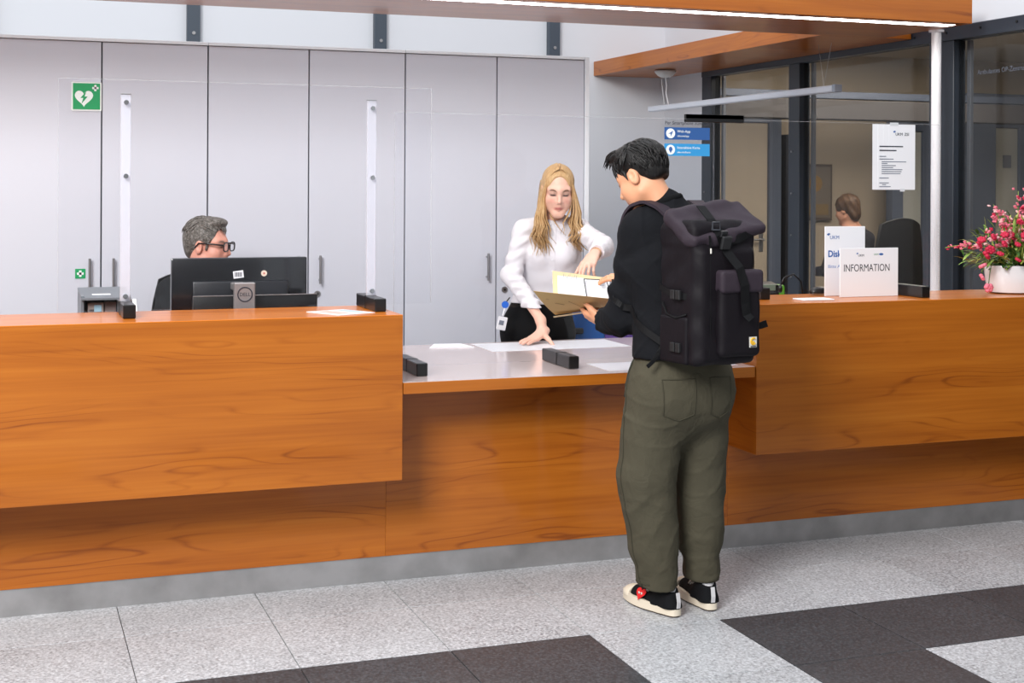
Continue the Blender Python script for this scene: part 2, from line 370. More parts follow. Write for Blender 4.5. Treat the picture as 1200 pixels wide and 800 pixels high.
sv = thing('service_counter', (2.14, 5.6, 0), 'low cherry wood service counter with a glossy worktop, pale reflection painted in, between the raised blocks', 'counter')
MB().box((1.4, YB+.006, .7995), (2.887, 6.15, .8015), .0006).build('worktop', M_top, sv)
box('worktop_board', (1.4, YB+.004, .757), (2.887, 6.15, .7995), M_edge, sv, .0012)
box('base_panel', (1.3968, YK, .0985), (2.8902, YK+.03, .757), M_wood, sv, .0008)
box('plinth', (1.3962, YK+.006, 0), (2.8908, YK+.03, .0985), M_plinth, sv, 0)
box('side_panel', (1.4, 5.45, .0), (1.42, 6.1, .757), M_wood, sv, .001); box('side_panel', (2.867, 5.45, 0), (2.887, 6.1, .757), M_wood, sv, .001)
# writing pads on the worktop
pd = box('desk_pad', (2.03, 5.80, .8017), (2.70, 6.10, .8032), mat('desk_pad_white', (232, 233, 238), .35), None, .0006); tag(pd, 'large white desk pad under the hand on the low counter', 'desk pad')
p2 = box('desk_pad', (2.26, 5.06, .8017), (2.84, 5.29, .8026), mat('desk_pad_white2', (226, 226, 234), .3), None, .0004); tag(p2, 'white sheet on the low counter beside the customer', 'paper sheet')
# back desks behind the raised blocks
def desk(x0, x1, label):
    t = thing('back_desk', ((x0+x1)/2, 5.8, 0), label, 'desk')
    box('desk_top', (x0, 5.44, .72), (x1, 6.15, .75), M_edge, t, .002)
    for x in (x0+.03, x1-.07):
        for y in (5.5, 6.08): box('leg', (x, y, 0), (x+.04, y+.04, .72), M_alu, t, .002)
desk(-2.1, 1.38, 'lower work desk behind the raised counter carrying the monitors')
desk(2.91, 4.55, 'lower work desk behind the information sign')
# wooden canopy: long plank with a light strip, return plank along the glass
cz = 2.364
cp = thing('wooden_canopy', (2.0, 6.2, cz), 'cherry wood ceiling canopy with a recessed light strip above the counter', 'canopy')
cpb = MB().box((-3.4, 5.83, cz), (4.604, 5.905, cz+.125), .0015).build('front_plank', M_wood, cp)
box('soffit_board', (-3.4, 5.985, cz), (4.604, 6.58, cz+.12), M_wood, cp, .001)
box('end_block', (4.56, 5.905, cz), (4.604, 5.985, cz+.12), M_wood, cp, .0005)
box('light_strip', (-3.4, 5.907, cz-.0005), (4.56, 5.983, cz+.010), mat('led_strip', linear=(1, .97, .93), emit=13.0), cp, 0)
box('return_plank', (4.2, 6.5805, cz), (4.782, 9.715, cz+.108), M_wood, cp, .0015)
for x in (-2.6, .4, 3.0): MB().cyl((x, 6.25, cz+.12), (x, 6.25, 5.6), .006, n=8).build('suspension_wire', M_alu, cp)
# hanging linear luminaire under the return plank
lu = thing('linear_luminaire', (4.45, 8.0, 2.07), 'long white linear lamp hanging by thin wires under the canopy', 'lamp')
MB().box((4.43, 6.83, 2.075), (4.475, 9.25, 2.115), .006).build('housing', mat('luminaire_white', (214, 218, 228), .35), lu)
box('end_cap', (4.428, 6.80, 2.073), (4.477, 6.832, 2.117), mat('luminaire_end', (150, 158, 172), .4), lu, .002)
MB().lathe((4.45, 9.0, cz-.054), [(.03, 0), (.055, .012), (.075, .035), (.078, .047)], 24).build('ceiling_rose', mat('rose_white', (222, 220, 218), .4), lu, True)
MB().tube([(4.45, 9.0, cz-.05), (4.46, 9.0, 2.25), (4.445, 8.98, 2.2), (4.46, 8.97, 2.116)], .004, 6).build('cable', M_white, lu)
for y in (9.02, 6.95):
    MB().cyl((4.452, y, 2.115), (4.44, y+.04, 2.361), .0012, n=5).cyl((4.452, y, 2.115), (4.464, y-.06, 2.361), .0012, n=5).build('wire', M_alu, lu)
# cabinets: two-door units
def cabinet(i, x0, label):
    t = thing('tall_cabinet', (x0+.5, 7.15, 0), label, 'cabinet', 'grey two-door cabinets along the wall')
    b = MB().box((x0+.001, 6.942, 0), (x0+.999, 7.40, 2.212)).build('carcass', M_gap, t)
    box('top_board', (x0+.001, 6.915, 2.212), (x0+.999, 7.40, 2.228), M_cabedge, t, .001)
    for k in (0, 1):
        a = x0+.5*k
        d = box('door', (a+.0035, 6.92, .08), (a+.4965, 6.939, 2.209), M_cab, t, .0012)
        hx = a+.447 if k == 0 else a+.056
        MB().cyl((hx, 6.893, 1.036), (hx, 6.893, 1.178), .0062, n=12).cyl((hx, 6.893, 1.055), (hx, 6.92, 1.055), .005, n=8).cyl((hx, 6.893, 1.16), (hx, 6.92, 1.16), .005, n=8).build('handle', M_alu, d, True, angle=40)
        if k == 1: 
            MB().cyl((hx-.01, 6.92, .985), (hx-.01, 6.914, .985), .016, n=16).build('lock', M_alu, d, True, angle=40)
            MB().cyl((hx-.01, 6.9142, .985), (hx-.01, 6.9125, .985), .007, n=10).build('keyhole', M_mblack, d)
    return t
cab_l = ['tall grey two-door cabinet behind the counter end with no signs', 'tall grey two-door cabinet bearing the green heart sign', 'tall grey two-door cabinet behind the black monitor', 'tall grey two-door cabinet behind the woman in white']
cabs = [cabinet(i, -1.061+1.0*i, l) for i, l in enumerate(cab_l)]
for cbt in cabs: del cbt['group']
box('side_board', (2.9395, 6.915, 0), (2.965, 7.40, 2.228), M_cabedge, cabs[3], .001)
# safety signs
M_sg = mat('safety_green', (18, 156, 92), .45); M_sw = mat('sign_white', (240, 244, 242), .5)
sg = thing('heart_sign', (.37, 6.918, 1.884), 'square green defibrillator sign with white heart and flash on the cabinet', 'sign')
MB().box((.300, 6.9160, 1.879), (.438, 6.9190, 2.017), .004).build('backing', M_sw, sg)
box('green_field', (.307, 6.9145, 1.886), (.431, 6.9161, 2.010), M_sg, sg, 0)
hp = []
for i in range(40):
    a = 2*math.pi*i/40; X = 16*math.sin(a)**3; Z = 13*math.cos(a)-5*math.cos(2*a)-2*math.cos(3*a)-math.cos(4*a)
    hp.append((.357+X*.0026, 6.915, 1.942+Z*.0027))
MB().poly(hp, (0, -1, 0), .0008).build('heart', M_sw, sg)
MB().poly([(x, 6.9141, z) for x, z in ((.368, 1.972), (.341, 1.940), (.354, 1.940), (.346, 1.912), (.374, 1.947), (.360, 1.947))], (0, -1, 0), .0008).build('flash', M_sg, sg)
MB().box((.404, 6.9142, 1.974), (.414, 6.915, 2.003)).box((.3945, 6.9142, 1.9835), (.4235, 6.915, 1.9935)).build('cross', M_sw, sg)
sg2 = thing('first_aid_sticker', (.345, 6.918, 1.083), 'small green sticker with white cross beside the cabinet handle', 'sticker')
box('green_field', (.321, 6.9175, 1.083), (.368, 6.9195, 1.129), M_sg, sg2, 0)
MB().box((.339, 6.9165, 1.091), (.350, 6.9176, 1.121)).box((.3295, 6.9165, 1.1005), (.3595, 6.9176, 1.1115)).build('cross', M_sw, sg2)
# ---------------------------------------------------------------- acrylic screens
def foot(p, x, z, y0=5.13, y1=5.43, w_=.044, h=.05):
    f = MB().box((x-w_/2, y0, z), (x+w_/2, y1, z+h), .003).build('foot', M_black, p)
    box('slot_joint', (x-w_/2-.001, 5.285, z+.001), (x+w_/2+.001, 5.29, z+h+.001), M_mblack, f, 0)
def bar(p, x, y, z0, z1):
    b = MB().box((x-.018, y+.004, z0), (x+.018, y+.02, z1), .002).build('stiffener', M_acrbar, p)
    for z in (z1-.03, (z0+z1)/2+.08, z0+.02): MB().cyl((x, y-.012, z), (x, y+.004, z), .009, n=14).cyl((x, y-.016, z), (x, y-.012, z), .006, n=14).build('screw', M_chrome, b, True, angle=40)
    box('bar_cap', (x-.019, y+.003, z1), (x+.019, y+.021, z1+.004), M_alu, b, .001)
def screen(x0, x1, z0, z1, y, label):
    t = thing('acrylic_screen', ((x0+x1)/2, y, z0), label, 'screen')
    box('pane', (x0, y-.003, z0), (x1, y+.003, z1), M_acryl, t, 0)
    box('top_edge', (x0, y-.003, z1), (x1, y+.003, z1+.0012), M_acredge, t, 0)
    for x in (x0, x1): box('side_edge', (x-.0006, y-.003, z0), (x+.0006, y+.003, z1), M_acredge if not (2.8 < x < 2.9) else M_acryl, t, 0)
    return t
s1 = screen(.184, 1.583, 1.072, 1.914, 5.268, 'clear acrylic screen with two chrome-screwed bars on the raised counter')
foot(s1, .424, 1.0543); foot(s1, 1.345, 1.0543); bar(s1, .42, 5.271, 1.104, 1.862); bar(s1, 1.345, 5.271, 1.104, 1.862)
s2 = screen(1.447, 2.858, .818, 1.821, 5.318, 'clear acrylic screen standing on the low counter before the woman')
foot(s2, 1.513, .8017, 5.14, 5.44); foot(s2, 2.148, .8035, 5.15, 5.45); foot(s2, 2.72, .8035, 5.15, 5.45)
s3 = screen(2.862, 4.02, 1.072, 1.821, 5.318, 'clear acrylic screen on the raised counter carrying the taped white notice')
foot(s3, 3.775, 1.0543, 5.08, 5.40); foot(s3, 3.05, 1.0543, 5.2, 5.42)
bk = MB().box((2.723, 5.308, 1.809), (3.002, 5.313, 1.842), .001).box((2.723, 5.3225, 1.809), (3.002, 5.3275, 1.842), .001).box((2.723, 5.308, 1.8235), (3.002, 5.3275, 1.842), .001).build('screen_clip', M_black); tag(bk, 'black clip bar joining two acrylic screens at the top', 'clip')
# smartphone notice sticker on the screen
st = thing('direction_sticker', (2.73, 5.313, 1.63), 'blue two-band smartphone guide sticker on the acrylic screen', 'sticker')
yS = 5.3145
box('dark_band', (2.624, yS-.0008, 1.733), (2.839, yS, 1.785), mat('sticker_navy', (44, 88, 150), .5), st, 0)
box('light_band', (2.624, yS-.0008, 1.664), (2.839, yS, 1.716), mat('sticker_blue', (52, 150, 210), .5), st, 0)
text('lettering', 'Per Smartphone zum Ziel', M_ink, (2.626, yS-.0006, 1.797), FX, FZ, .014, st, width=.21)
for zc, a, b in ((1.759, 'Web-App', 'ukm.me/app'), (1.690, 'Interaktive Karte', 'ukm.me/karte')):
    MB().cyl((2.653, yS-.0008, zc), (2.653, yS-.0016, zc), .021, n=24).build('round_mark', M_sw, st)
    ic = [(2.653-.011, zc-.002), (2.653+.011, zc+.011), (2.653+.001, zc-.012), (2.653-.001, zc-.001)] if zc > 1.72 else [(2.653, zc-.014), (2.653+.009, zc+.001), (2.653+.006, zc+.010), (2.653, zc+.013), (2.653-.006, zc+.010), (2.653-.009, zc+.001)]
    MB().poly([(x, yS-.0016, z) for x, z in ic], (0, -1, 0), .0006).build('icon', M_blueink, st)
    text('lettering', a, M_sw, (2.684, yS-.0012, zc+.004), FX, FZ, .011, st)
    text('lettering', b, M_sw, (2.684, yS-.0012, zc-.014), FX, FZ, .008, st)
# taped A4 notice
def logo(p, x, y, z, h, third=None, m=M_ink):
    for dx, dz in ((0, .5), (.35, .75), (.32, .28), (.7, .62)): MB().cyl((x+dx*h*.9, y, z+h*(.9+dz*.8)), (x+dx*h*.9, y-.0006, z+h*(.9+dz*.8)), h*.2, n=8).build('logo_dot', M_blueink, p)
    text('logo_lettering', 'UKM', m, (x+h*.7, y-.0003, z), FX, FZ, h, p)
nt = thing('taped_notice', (3.768, 5.31, 1.522), 'white typed notice sheet taped to the acrylic screen', 'notice')
nb = MB()
for i in range(8):
    a, c = i/8, (i+1)/8
    nb.box((3.655+.226*a, 5.3085-.002*math.sin(a*3.1), 1.524), (3.655+.226*c+.0003, 5.3095-.002*math.sin(a*3.1), 1.818))
nb.build('sheet', M_paper, nt)
yN = 5.3062
logo(nt, 3.765, yN, 1.768, .013); text('logo_lettering', 'ZSI', M_ink, (3.822, yN-.0003, 1.768), FX, FZ, .013, nt)
for k, (x, z, L) in enumerate([(3.69, 1.716, .125), (3.69, 1.698, .09), (3.69, 1.672, .035), (3.69, 1.66, .075), (3.702, 1.648, .13), (3.702, 1.64, .03), (3.702, 1.631, .075), (3.702, 1.622, .06), (3.702, 1.613, .11), (3.702, 1.604, .105), (3.702, 1.595, .10), (3.69, 1.575, .05), (3.69, 1.553, .05), (3.705, 1.545, .02), (3.69, 1.536, .06)]):
    box('text_line', (x, yN-.0005, z), (x+L, yN, z+(.005 if k < 2 else .0035)), M_greyink if k > 1 else M_ink, nt, 0)
box('tape', (3.745, 5.3055, 1.812), (3.79, 5.3066, 1.826), mat('tape', (214, 216, 220), .3), nt, 0); box('tape', (3.80, 5.3055, 1.516), (3.825, 5.3066, 1.528), mat('tape'), nt, 0)
# standing signs
i1 = thing('information_sign', (3.577, 5.22, 1.054), 'white landscape INFORMATION stand sign on the raised counter', 'sign')
MB().box((3.427, 5.215, 1.0545), (3.727, 5.22, 1.268), .001).build('card', M_paper, i1)
MB().box((3.43, 5.221, 1.0545), (3.724, 5.224, 1.262), .0005).box((3.50, 5.22, 1.0545), (3.66, 5.28, 1.058), .0005).build('acrylic_holder', M_acrbar, i1)
text('lettering', 'INFORMATION', M_ink, (3.444, 5.2148, 1.166), FX, FZ, .032, i1, width=.235)
logo(i1, 3.512, 5.2149, 1.231, .010); text('logo_lettering', 'UKM', mat('green_ink', (86, 140, 110), .7), (3.60, 5.2148, 1.236), FX, FZ, .008, i1); MB().ball((3.638, 5.2147, 1.240), (.012, .0006, .005)).build('logo_leaf', M_blueink, i1)
i2 = thing('discretion_sign', (3.501, 5.3, 1.054), 'white portrait sign with blue lettering behind the INFORMATION sign', 'sign')
MB().box((3.40, 5.292, 1.0545), (3.607, 5.297, 1.361), .001).build('card', M_paper, i2)
MB().box((3.41, 5.2975, 1.0545), (3.597, 5.30, 1.35), .0005).box((3.42, 5.297, 1.0545), (3.58, 5.312, 1.058), .0005).build('acrylic_holder', M_acrbar, i2)
logo(i2, 3.413, 5.2918, 1.305, .016, m=M_blueink)
text('lettering', 'Diskretion', M_blueink, (3.415, 5.2917, 1.227), FX, FZ, .028, i2, width=.155, bold=.0012)
text('lettering', 'Bitte Abstand', mat('pale_blue_ink', (120, 150, 200), .7), (3.415, 5.2917, 1.178), FX, FZ, .014, i2, width=.12)
cd = MB().box((3.165, 5.085, 1.0545), (3.315, 5.175, 1.0605), .001).build('card_stack', M_paper); tag(cd, 'small stack of white cards lying beside the INFORMATION sign', 'cards')
br = thing('brochure', (1.2, 5.19, 1.054), 'open printed brochure lying flat on the raised wooden counter', 'brochure')
MB().poly([(1.075, 5.20, 1.0545), (1.16, 5.03, 1.0545), (1.315, 5.10, 1.0545), (1.23, 5.26, 1.0545)], FZ, .002).build('pages', M_paper, br)
MB().poly([(1.10, 5.19, 1.0566), (1.165, 5.06, 1.0566), (1.225, 5.09, 1.0566), (1.16, 5.215, 1.0566)], FZ, .0003).build('printed_picture', mat('brochure_print', (222, 178, 168), .6), br)
MB().poly([(1.19, 5.22, 1.0566), (1.25, 5.10, 1.0566), (1.29, 5.12, 1.0566), (1.23, 5.24, 1.0566)], FZ, .0003).build('printed_panel', mat('brochure_print2', (176, 196, 214), .6), br)
# cabinet-side leaflet visible low on the counter's inner edge
lf = MB().poly([(1.80, 6.00, .8017), (2.00, 5.97, .8017), (1.98, 6.11, .8017), (1.86, 6.13, .8017)], FZ, .005).build('paper_stack', M_paper); tag(lf, 'loose stack of white paper at the rear of the low counter', 'paper')
# ---------------------------------------------------------------- monitors, card machine, phone
M_mon = mat('monitor_shell', (34, 35, 40), .32); M_monbk = mat('monitor_back', (24, 25, 29), .18, coat=.5); M_standg = mat('monitor_stand_grey', (150, 146, 146), .38, .4)
mo = thing('monitor', (.915, 5.72, .75), 'large black monitor seen from behind with grey stand, above the wooden counter', 'monitor')
MB().box((.638, 5.755, .90), (1.192, 5.79, 1.234), .006, seg=2).build('shell', M_monbk, mo, angle=40)
MB().box((.72, 5.735, .94), (1.11, 5.757, 1.14), .008, seg=2).build('back_bulge', M_mon, mo, angle=40)
stn = MB().box((.857, 5.535, .76), (.940, 5.565, 1.146), .004).box((.872, 5.56, 1.105), (.925, 5.737, 1.135), .004).build('stand_neck', M_standg, mo)
MB().box((.79, 5.46, .7505), (1.01, 5.68, .765), .004).build('stand_foot', M_standg, mo)
MB().tube([(.8985+.028*math.cos(a), 5.5335, 1.100+.028*math.sin(a)) for a in np.linspace(0, 2*math.pi, 33)], .0022, 6).build('logo_ring', M_ink, stn)
text('logo_lettering', 'DELL', M_ink, (.8985, 5.5345, 1.0935), FX, FZ, .014, stn, 'CENTER', width=.041)
MB().box((.886, 5.7535, 1.150), (.928, 5.7545, 1.180), 0, Matrix.Rotation(-.12, 3, 'Y')).build('barcode_label', M_paper, mo)
for i in range(5): box('barcode_bar', (.893+i*.006, 5.7525, 1.156), (.896+i*.006, 5.7534, 1.174), M_ink, mo, 0)
MB().cyl((1.012, 5.7545, 1.168), (1.012, 5.752, 1.168), .0125, n=18).build('round_sticker', mat('sticker_cream', (236, 218, 200), .5), mo)
MB().cyl((1.012, 5.752, 1.168), (1.012, 5.7512, 1.168), .004, n=10).build('sticker_dot', mat('sticker_red', (206, 110, 90), .5), mo)
m2 = thing('monitor', (.95, 5.58, .75), 'low black second display lying in front of the large monitor', 'monitor')
MB().box((.703, 5.585, .87), (1.20, 5.61, 1.092), .004, seg=2).build('shell', M_black, m2, angle=40)
MB().tube([(.703, 5.584, 1.0), (.703, 5.584, 1.092), (1.20, 5.584, 1.092)], .0018, 6).build('bezel_edge', M_alu, m2)
MB().box((1.05, 5.57, .7505), (1.18, 5.66, .76), .003).box((1.09, 5.59, .76), (1.13, 5.61, .88), .003).build('stand', M_mblack, m2)
cm = thing('card_reader', (.38, 5.72, .75), 'grey metal box with open front and small display behind the counter', 'machine')
gm = mat('machine_grey', (122, 128, 134), .4, .3)
MB().box((.285, 5.66, .7505), (.297, 5.93, 1.098), .002).build('side_plate', gm, cm); MB().box((.46, 5.66, .7505), (.472, 5.93, 1.098), .002).build('side_plate', gm, cm)
MB().poly([(.285, 5.64, 1.082), (.472, 5.64, 1.082), (.472, 5.93, 1.104), (.285, 5.93, 1.104)], FZ, .008).build('lid', gm, cm)
MB().box((.297, 5.86, .7505), (.46, 5.93, 1.09)).build('rear_plate', M_mblack, cm)
box('label', (.33, 5.72, 1.0955), (.40, 5.80, 1.0985), M_paper, cm, 0)
box('keypad', (.312, 5.69, .93), (.372, 5.85, 1.068), mat('keypad_taupe', (160, 148, 142), .5), cm, .002)
box('display', (.336, 5.687, 1.032), (.364, 5.691, 1.06), mat('display_blue', (160, 200, 220), .3), cm, .001)
for i in range(3):
    for j in range(3): box('key', (.318+.006*i, 5.687, 1.01+.012*j), (.322+.006*i, 5.691, 1.018+.012*j), M_ink, cm, 0)
box('cassette', (.376, 5.70, .93), (.42, 5.85, 1.07), mat('cassette_taupe', (120, 108, 106), .5), cm, .002)
MB().cyl((.432, 5.71, .93), (.432, 5.71, 1.052), .009).build('blue_bottle', mat('blue_plastic', (60, 120, 200), .3), cm)
MB().cyl((.432, 5.71, 1.052), (.432, 5.71, 1.066), .006).build('bottle_cap', M_white, cm)
MB().tube([(.47, 5.66, .9), (.49, 5.64, 1.02), (.483, 5.66, 1.08)], .012, 8).build('white_tube', M_white, cm, True)
ph = thing('desk_phone', (3.25, 5.75, .75), 'black desk telephone with display behind the raised counter', 'telephone')
MB().poly([(3.15, 5.62, .7505), (3.40, 5.62, .7505), (3.40, 5.62, .80), (3.15, 5.62, .80)], (0, 1, 0), .2).build('base', M_black, ph)
MB().poly([(3.17, 5.66, .80), (3.19, 5.80, .80), (3.19, 5.80, 1.085), (3.17, 5.70, 1.075)], (1, 0, 0), .24).build('console', M_black, ph)
box('display', (3.28, 5.69, 1.05), (3.39, 5.70, 1.078), mat('lcd_green', (120, 136, 120), .3), ph, .001)
MB().tube([(3.145, 5.70, .99), (3.15, 5.67, 1.06), (3.18, 5.66, 1.09), (3.23, 5.67, 1.095)], .02, 8).build('handset', M_black, ph, True)
gb = MB().box((3.40, 5.95, .7505), (3.60, 6.08, 1.055), .012, seg=2).build('green_box', mat('leaf_green', (88, 156, 44), .45), angle=40); tag(gb, 'bright green storage box behind the telephone', 'box')
mic = thing('gooseneck_microphone', (3.43, 5.5, .75), 'thin black gooseneck microphone bending behind the white signs', 'microphone')
MB().cyl((3.46, 5.55, .7505), (3.46, 5.55, .775), .045, n=24).build('base', M_black, mic, True, angle=40)
MB().tube([(3.46, 5.55, .77), (3.455, 5.55, 1.0), (3.44, 5.55, 1.10), (3.40, 5.55, 1.135), (3.35, 5.55, 1.12), (3.33, 5.55, 1.08)], .004, 8).build('gooseneck', M_black, mic, True)
MB().ball((3.33, 5.55, 1.07), (.011, .011, .02)).build('capsule', M_black, mic, True)
mouse = MB().ball((3.43, 5.385, 1.066), (.05, .028, .024), u=20, v=12); bmesh.ops.delete(mouse.bm, geom=[v for v in mouse.bm.verts if v.co.z < 1.0547], context='VERTS')
mo_ = mouse.build('computer_mouse', M_black, smooth=True); tag(mo_, 'small black mouse lying behind the white portrait sign', 'mouse')
# ---------------------------------------------------------------- flower pot
fp = thing('flower_pot', (4.40, 5.215, 1.054), 'white pot of pink and red artificial flowers on the raised counter', 'potted flowers')
pc0 = Vector((4.40, 5.215, 1.0545))
MB().lathe(pc0, [(.135, 0), (.165, .006), (.182, .05), (.193, .125), (.192, .128), (.178, .122), (.17, .10)], 48, 1, .62).build('pot', M_white, fp, True, angle=50)
MB().lathe(pc0+Vector((0, 0, .1)), [(.0001, .012), (.172, 0)], 32, 1, .62).build('soil', mat('soil', (60, 48, 36), .9), fp)
def leafmat(n, a, b):
    m = mat(n, a, .5); q = NT(m); g = q.n('NewGeometry'); no = q.n('TexNoise', i_Scale=22.0); q.l(g.outputs['Position'], no.inputs['Vector'])
    q.l(q.ramp(no.outputs[0], [(.35, lin(a)), (.65, lin(b))]), q.b.inputs['Base Color']); return m
LM = [leafmat('leaf_dark', (44, 84, 38), (74, 118, 48)), leafmat('leaf_light', (112, 148, 60), (158, 182, 92)), leafmat('leaf_yellow', (150, 160, 66), (190, 192, 104))]
PM = [mat('petal_pink', (232, 120, 140), .6), mat('petal_deep', (196, 28, 66), .6), mat('petal_pale', (244, 190, 190), .6), mat('petal_cream', (222, 226, 176), .6)]
rnd = random.Random(11)
def leaf(mb, base, d, L, W, mi, droop=.3):
    d = Vector(d).normalized(); sd = d.cross(Vector((0, 0, 1))); sd = sd.normalized() if sd.length > 1e-3 else Vector((1, 0, 0)); up = sd.cross(d)
    pts = []
    for i in range(5):
        s = i/4; c = Vector(base)+d*(L*s)-Vector((0, 0, droop*L*s*s)); ww = W*math.sin(math.pi*min(.98, s*.92+.05))**.8
        pts.append((mb.bm.verts.new(c-sd*ww+up*ww*.25), mb.bm.verts.new(c), mb.bm.verts.new(c+sd*ww+up*ww*.25)))
    for A, B in zip(pts, pts[1:]):
        mb.bm.faces.new((A[0], A[1], B[1], B[0])).material_index = mi; mb.bm.faces.new((A[1], A[2], B[2], B[1])).material_index = mi
def dirv(az, el): return Vector((math.cos(az)*math.cos(el), math.sin(az)*math.cos(el)*.7, math.sin(el)))
fo = MB()
for i in range(760):
    az = rnd.uniform(0, 6.283); el = rnd.uniform(.05, 1.45); d = dirv(az, el); b = pc0+Vector((0, 0, .12))+Vector((d.x*.11, d.y*.08, 0))+d*rnd.uniform(.0, .21)
    leaf(fo, b, d+Vector((rnd.gauss(0, .3), rnd.gauss(0, .3), rnd.gauss(0, .2))), rnd.uniform(.045, .09), rnd.uniform(.004, .010), rnd.choice((0, 1, 1, 2, 2)), rnd.uniform(.1, .5))
fo.build('foliage', LM, fp)['kind'] = 'stuff'
for i in range(16):
    az = rnd.uniform(2.2, 5.4) if i < 11 else rnd.uniform(0, 6.28); d = dirv(az, rnd.uniform(.15, .8)); q = MB(); leaf(q, pc0+Vector((d.x*.1, d.y*.09, .13)), d, rnd.uniform(.10, .15), rnd.uniform(.014, .022), 0, .45); q.build('leaf', LM[0], fp, True)
def blossom(mb, c, r, mi, n=5):
    c = Vector(c); ax = Vector((rnd.gauss(0, 1), rnd.gauss(0, 1)-.8, rnd.gauss(0, 1)+.4)).normalized(); a = ax.orthogonal().normalized(); b = ax.cross(a)
    for k in range(n):
        t = 2*math.pi*k/n+rnd.random()*.4; o = a*math.cos(t)+b*math.sin(t); mb.ball(c+o*r*.55+ax*r*.15, (r*.5, r*.5, r*.42), u=6, v=4, mi=mi)
    mb.ball(c+ax*r*.2, r*.45, u=6, v=4, mi=mi)
def spike(tip, bend, n, r, mis):
    base = pc0+Vector((0, 0, .12)); tip = Vector(tip); mid = (base+tip)/2+Vector(bend); mb = MB(); P = []
    for i in range(17):
        s = i/16; P.append(base*(1-s)**2+mid*(2*s*(1-s))+tip*s*s)
    mb.tube(P, [.0028*(1-.5*i/16) for i in range(17)], 5, mi=2)
    for k in range(n):
        s = .42+.58*k/(n-1); c = base*(1-s)**2+mid*(2*s*(1-s))+tip*s*s; rr = r*(1.15-.6*(s-.42)/.58)
        for j in range(2 if s < .95 else 1): blossom(mb, c+Vector((rnd.gauss(0, .012), rnd.gauss(0, .012), rnd.gauss(0, .010))), rr, rnd.choice(mis), 4)
    mb.build('flower_spike', [PM[0], PM[2], LM[1], PM[1]], fp, True)
for tip, bend, n, r in [((3.965, 5.20, 1.265), (0, 0, .09), 13, .013), ((4.195, 5.16, 1.46), (-.03, 0, .03), 14, .015), ((4.40, 5.18, 1.54), (-.01, 0, .0), 14, .015), ((4.50, 5.20, 1.50), (.02, 0, .02), 12, .015), ((4.12, 5.13, 1.345), (-.02, 0, .05), 11, .014), ((4.60, 5.2, 1.42), (.03, 0, .05), 11, .014), ((4.32, 5.08, 1.42), (0, 0, .04), 11, .014), ((4.45, 5.30, 1.52), (0, .02, 0), 9, .014), ((4.27, 5.14, 1.40), (-.02, 0, .04), 11, .014)]:
    spike(tip, bend, n, r, (0, 0, 0, 1, 3))
for c in [(4.13, 5.10, 1.245), (4.155, 5.11, 1.285), (4.19, 5.08, 1.262), (4.20, 5.09, 1.295), (4.10, 5.12, 1.275), (4.115, 5.11, 1.225), (4.16, 5.07, 1.23), (4.255, 5.07, 1.26), (4.30, 5.07, 1.29), (4.275, 5.08, 1.335), (4.34, 5.06, 1.345), (4.36, 5.08, 1.30), (4.42, 5.06, 1.32), (4.47, 5.07, 1.28), (4.50, 5.08, 1.34), (4.105, 5.12, 1.19), (4.12, 5.10, 1.09), (4.10, 5.12, 1.135), (4.24, 5.05, 1.21), (4.33, 5.05, 1.25)]:
    c = (c[0], c[1], c[2] if c[2] < 1.2 else 1.2+(c[2]-1.2)*1.35); q = MB(); blossom(q, c, rnd.uniform(.016, .024), 0, 6); base = pc0+Vector((0, 0, .12)); base = base if c[2] > 1.2 else Vector((c[0]+.06, c[1]+.05, 1.20)); q.tube([c, (Vector(c)*.5+base*.5+Vector((0, 0, .015))), base], .0018, 4, mi=1); q.build('rose', [PM[1] if c[2] > 1.2 else PM[0], LM[0]], fp, True)
for c in [(4.37, 5.05, 1.27), (4.29, 5.06, 1.225), (4.44, 5.05, 1.36), (4.31, 5.05, 1.31), (4.48, 5.05, 1.24)]:
    q = MB(); blossom(q, c, .02, 0, 6); base = pc0+Vector((0, 0, .12)); q.tube([c, base], .0018, 4, mi=1); q.build('cream_blossom', [PM[3], LM[0]], fp, True)
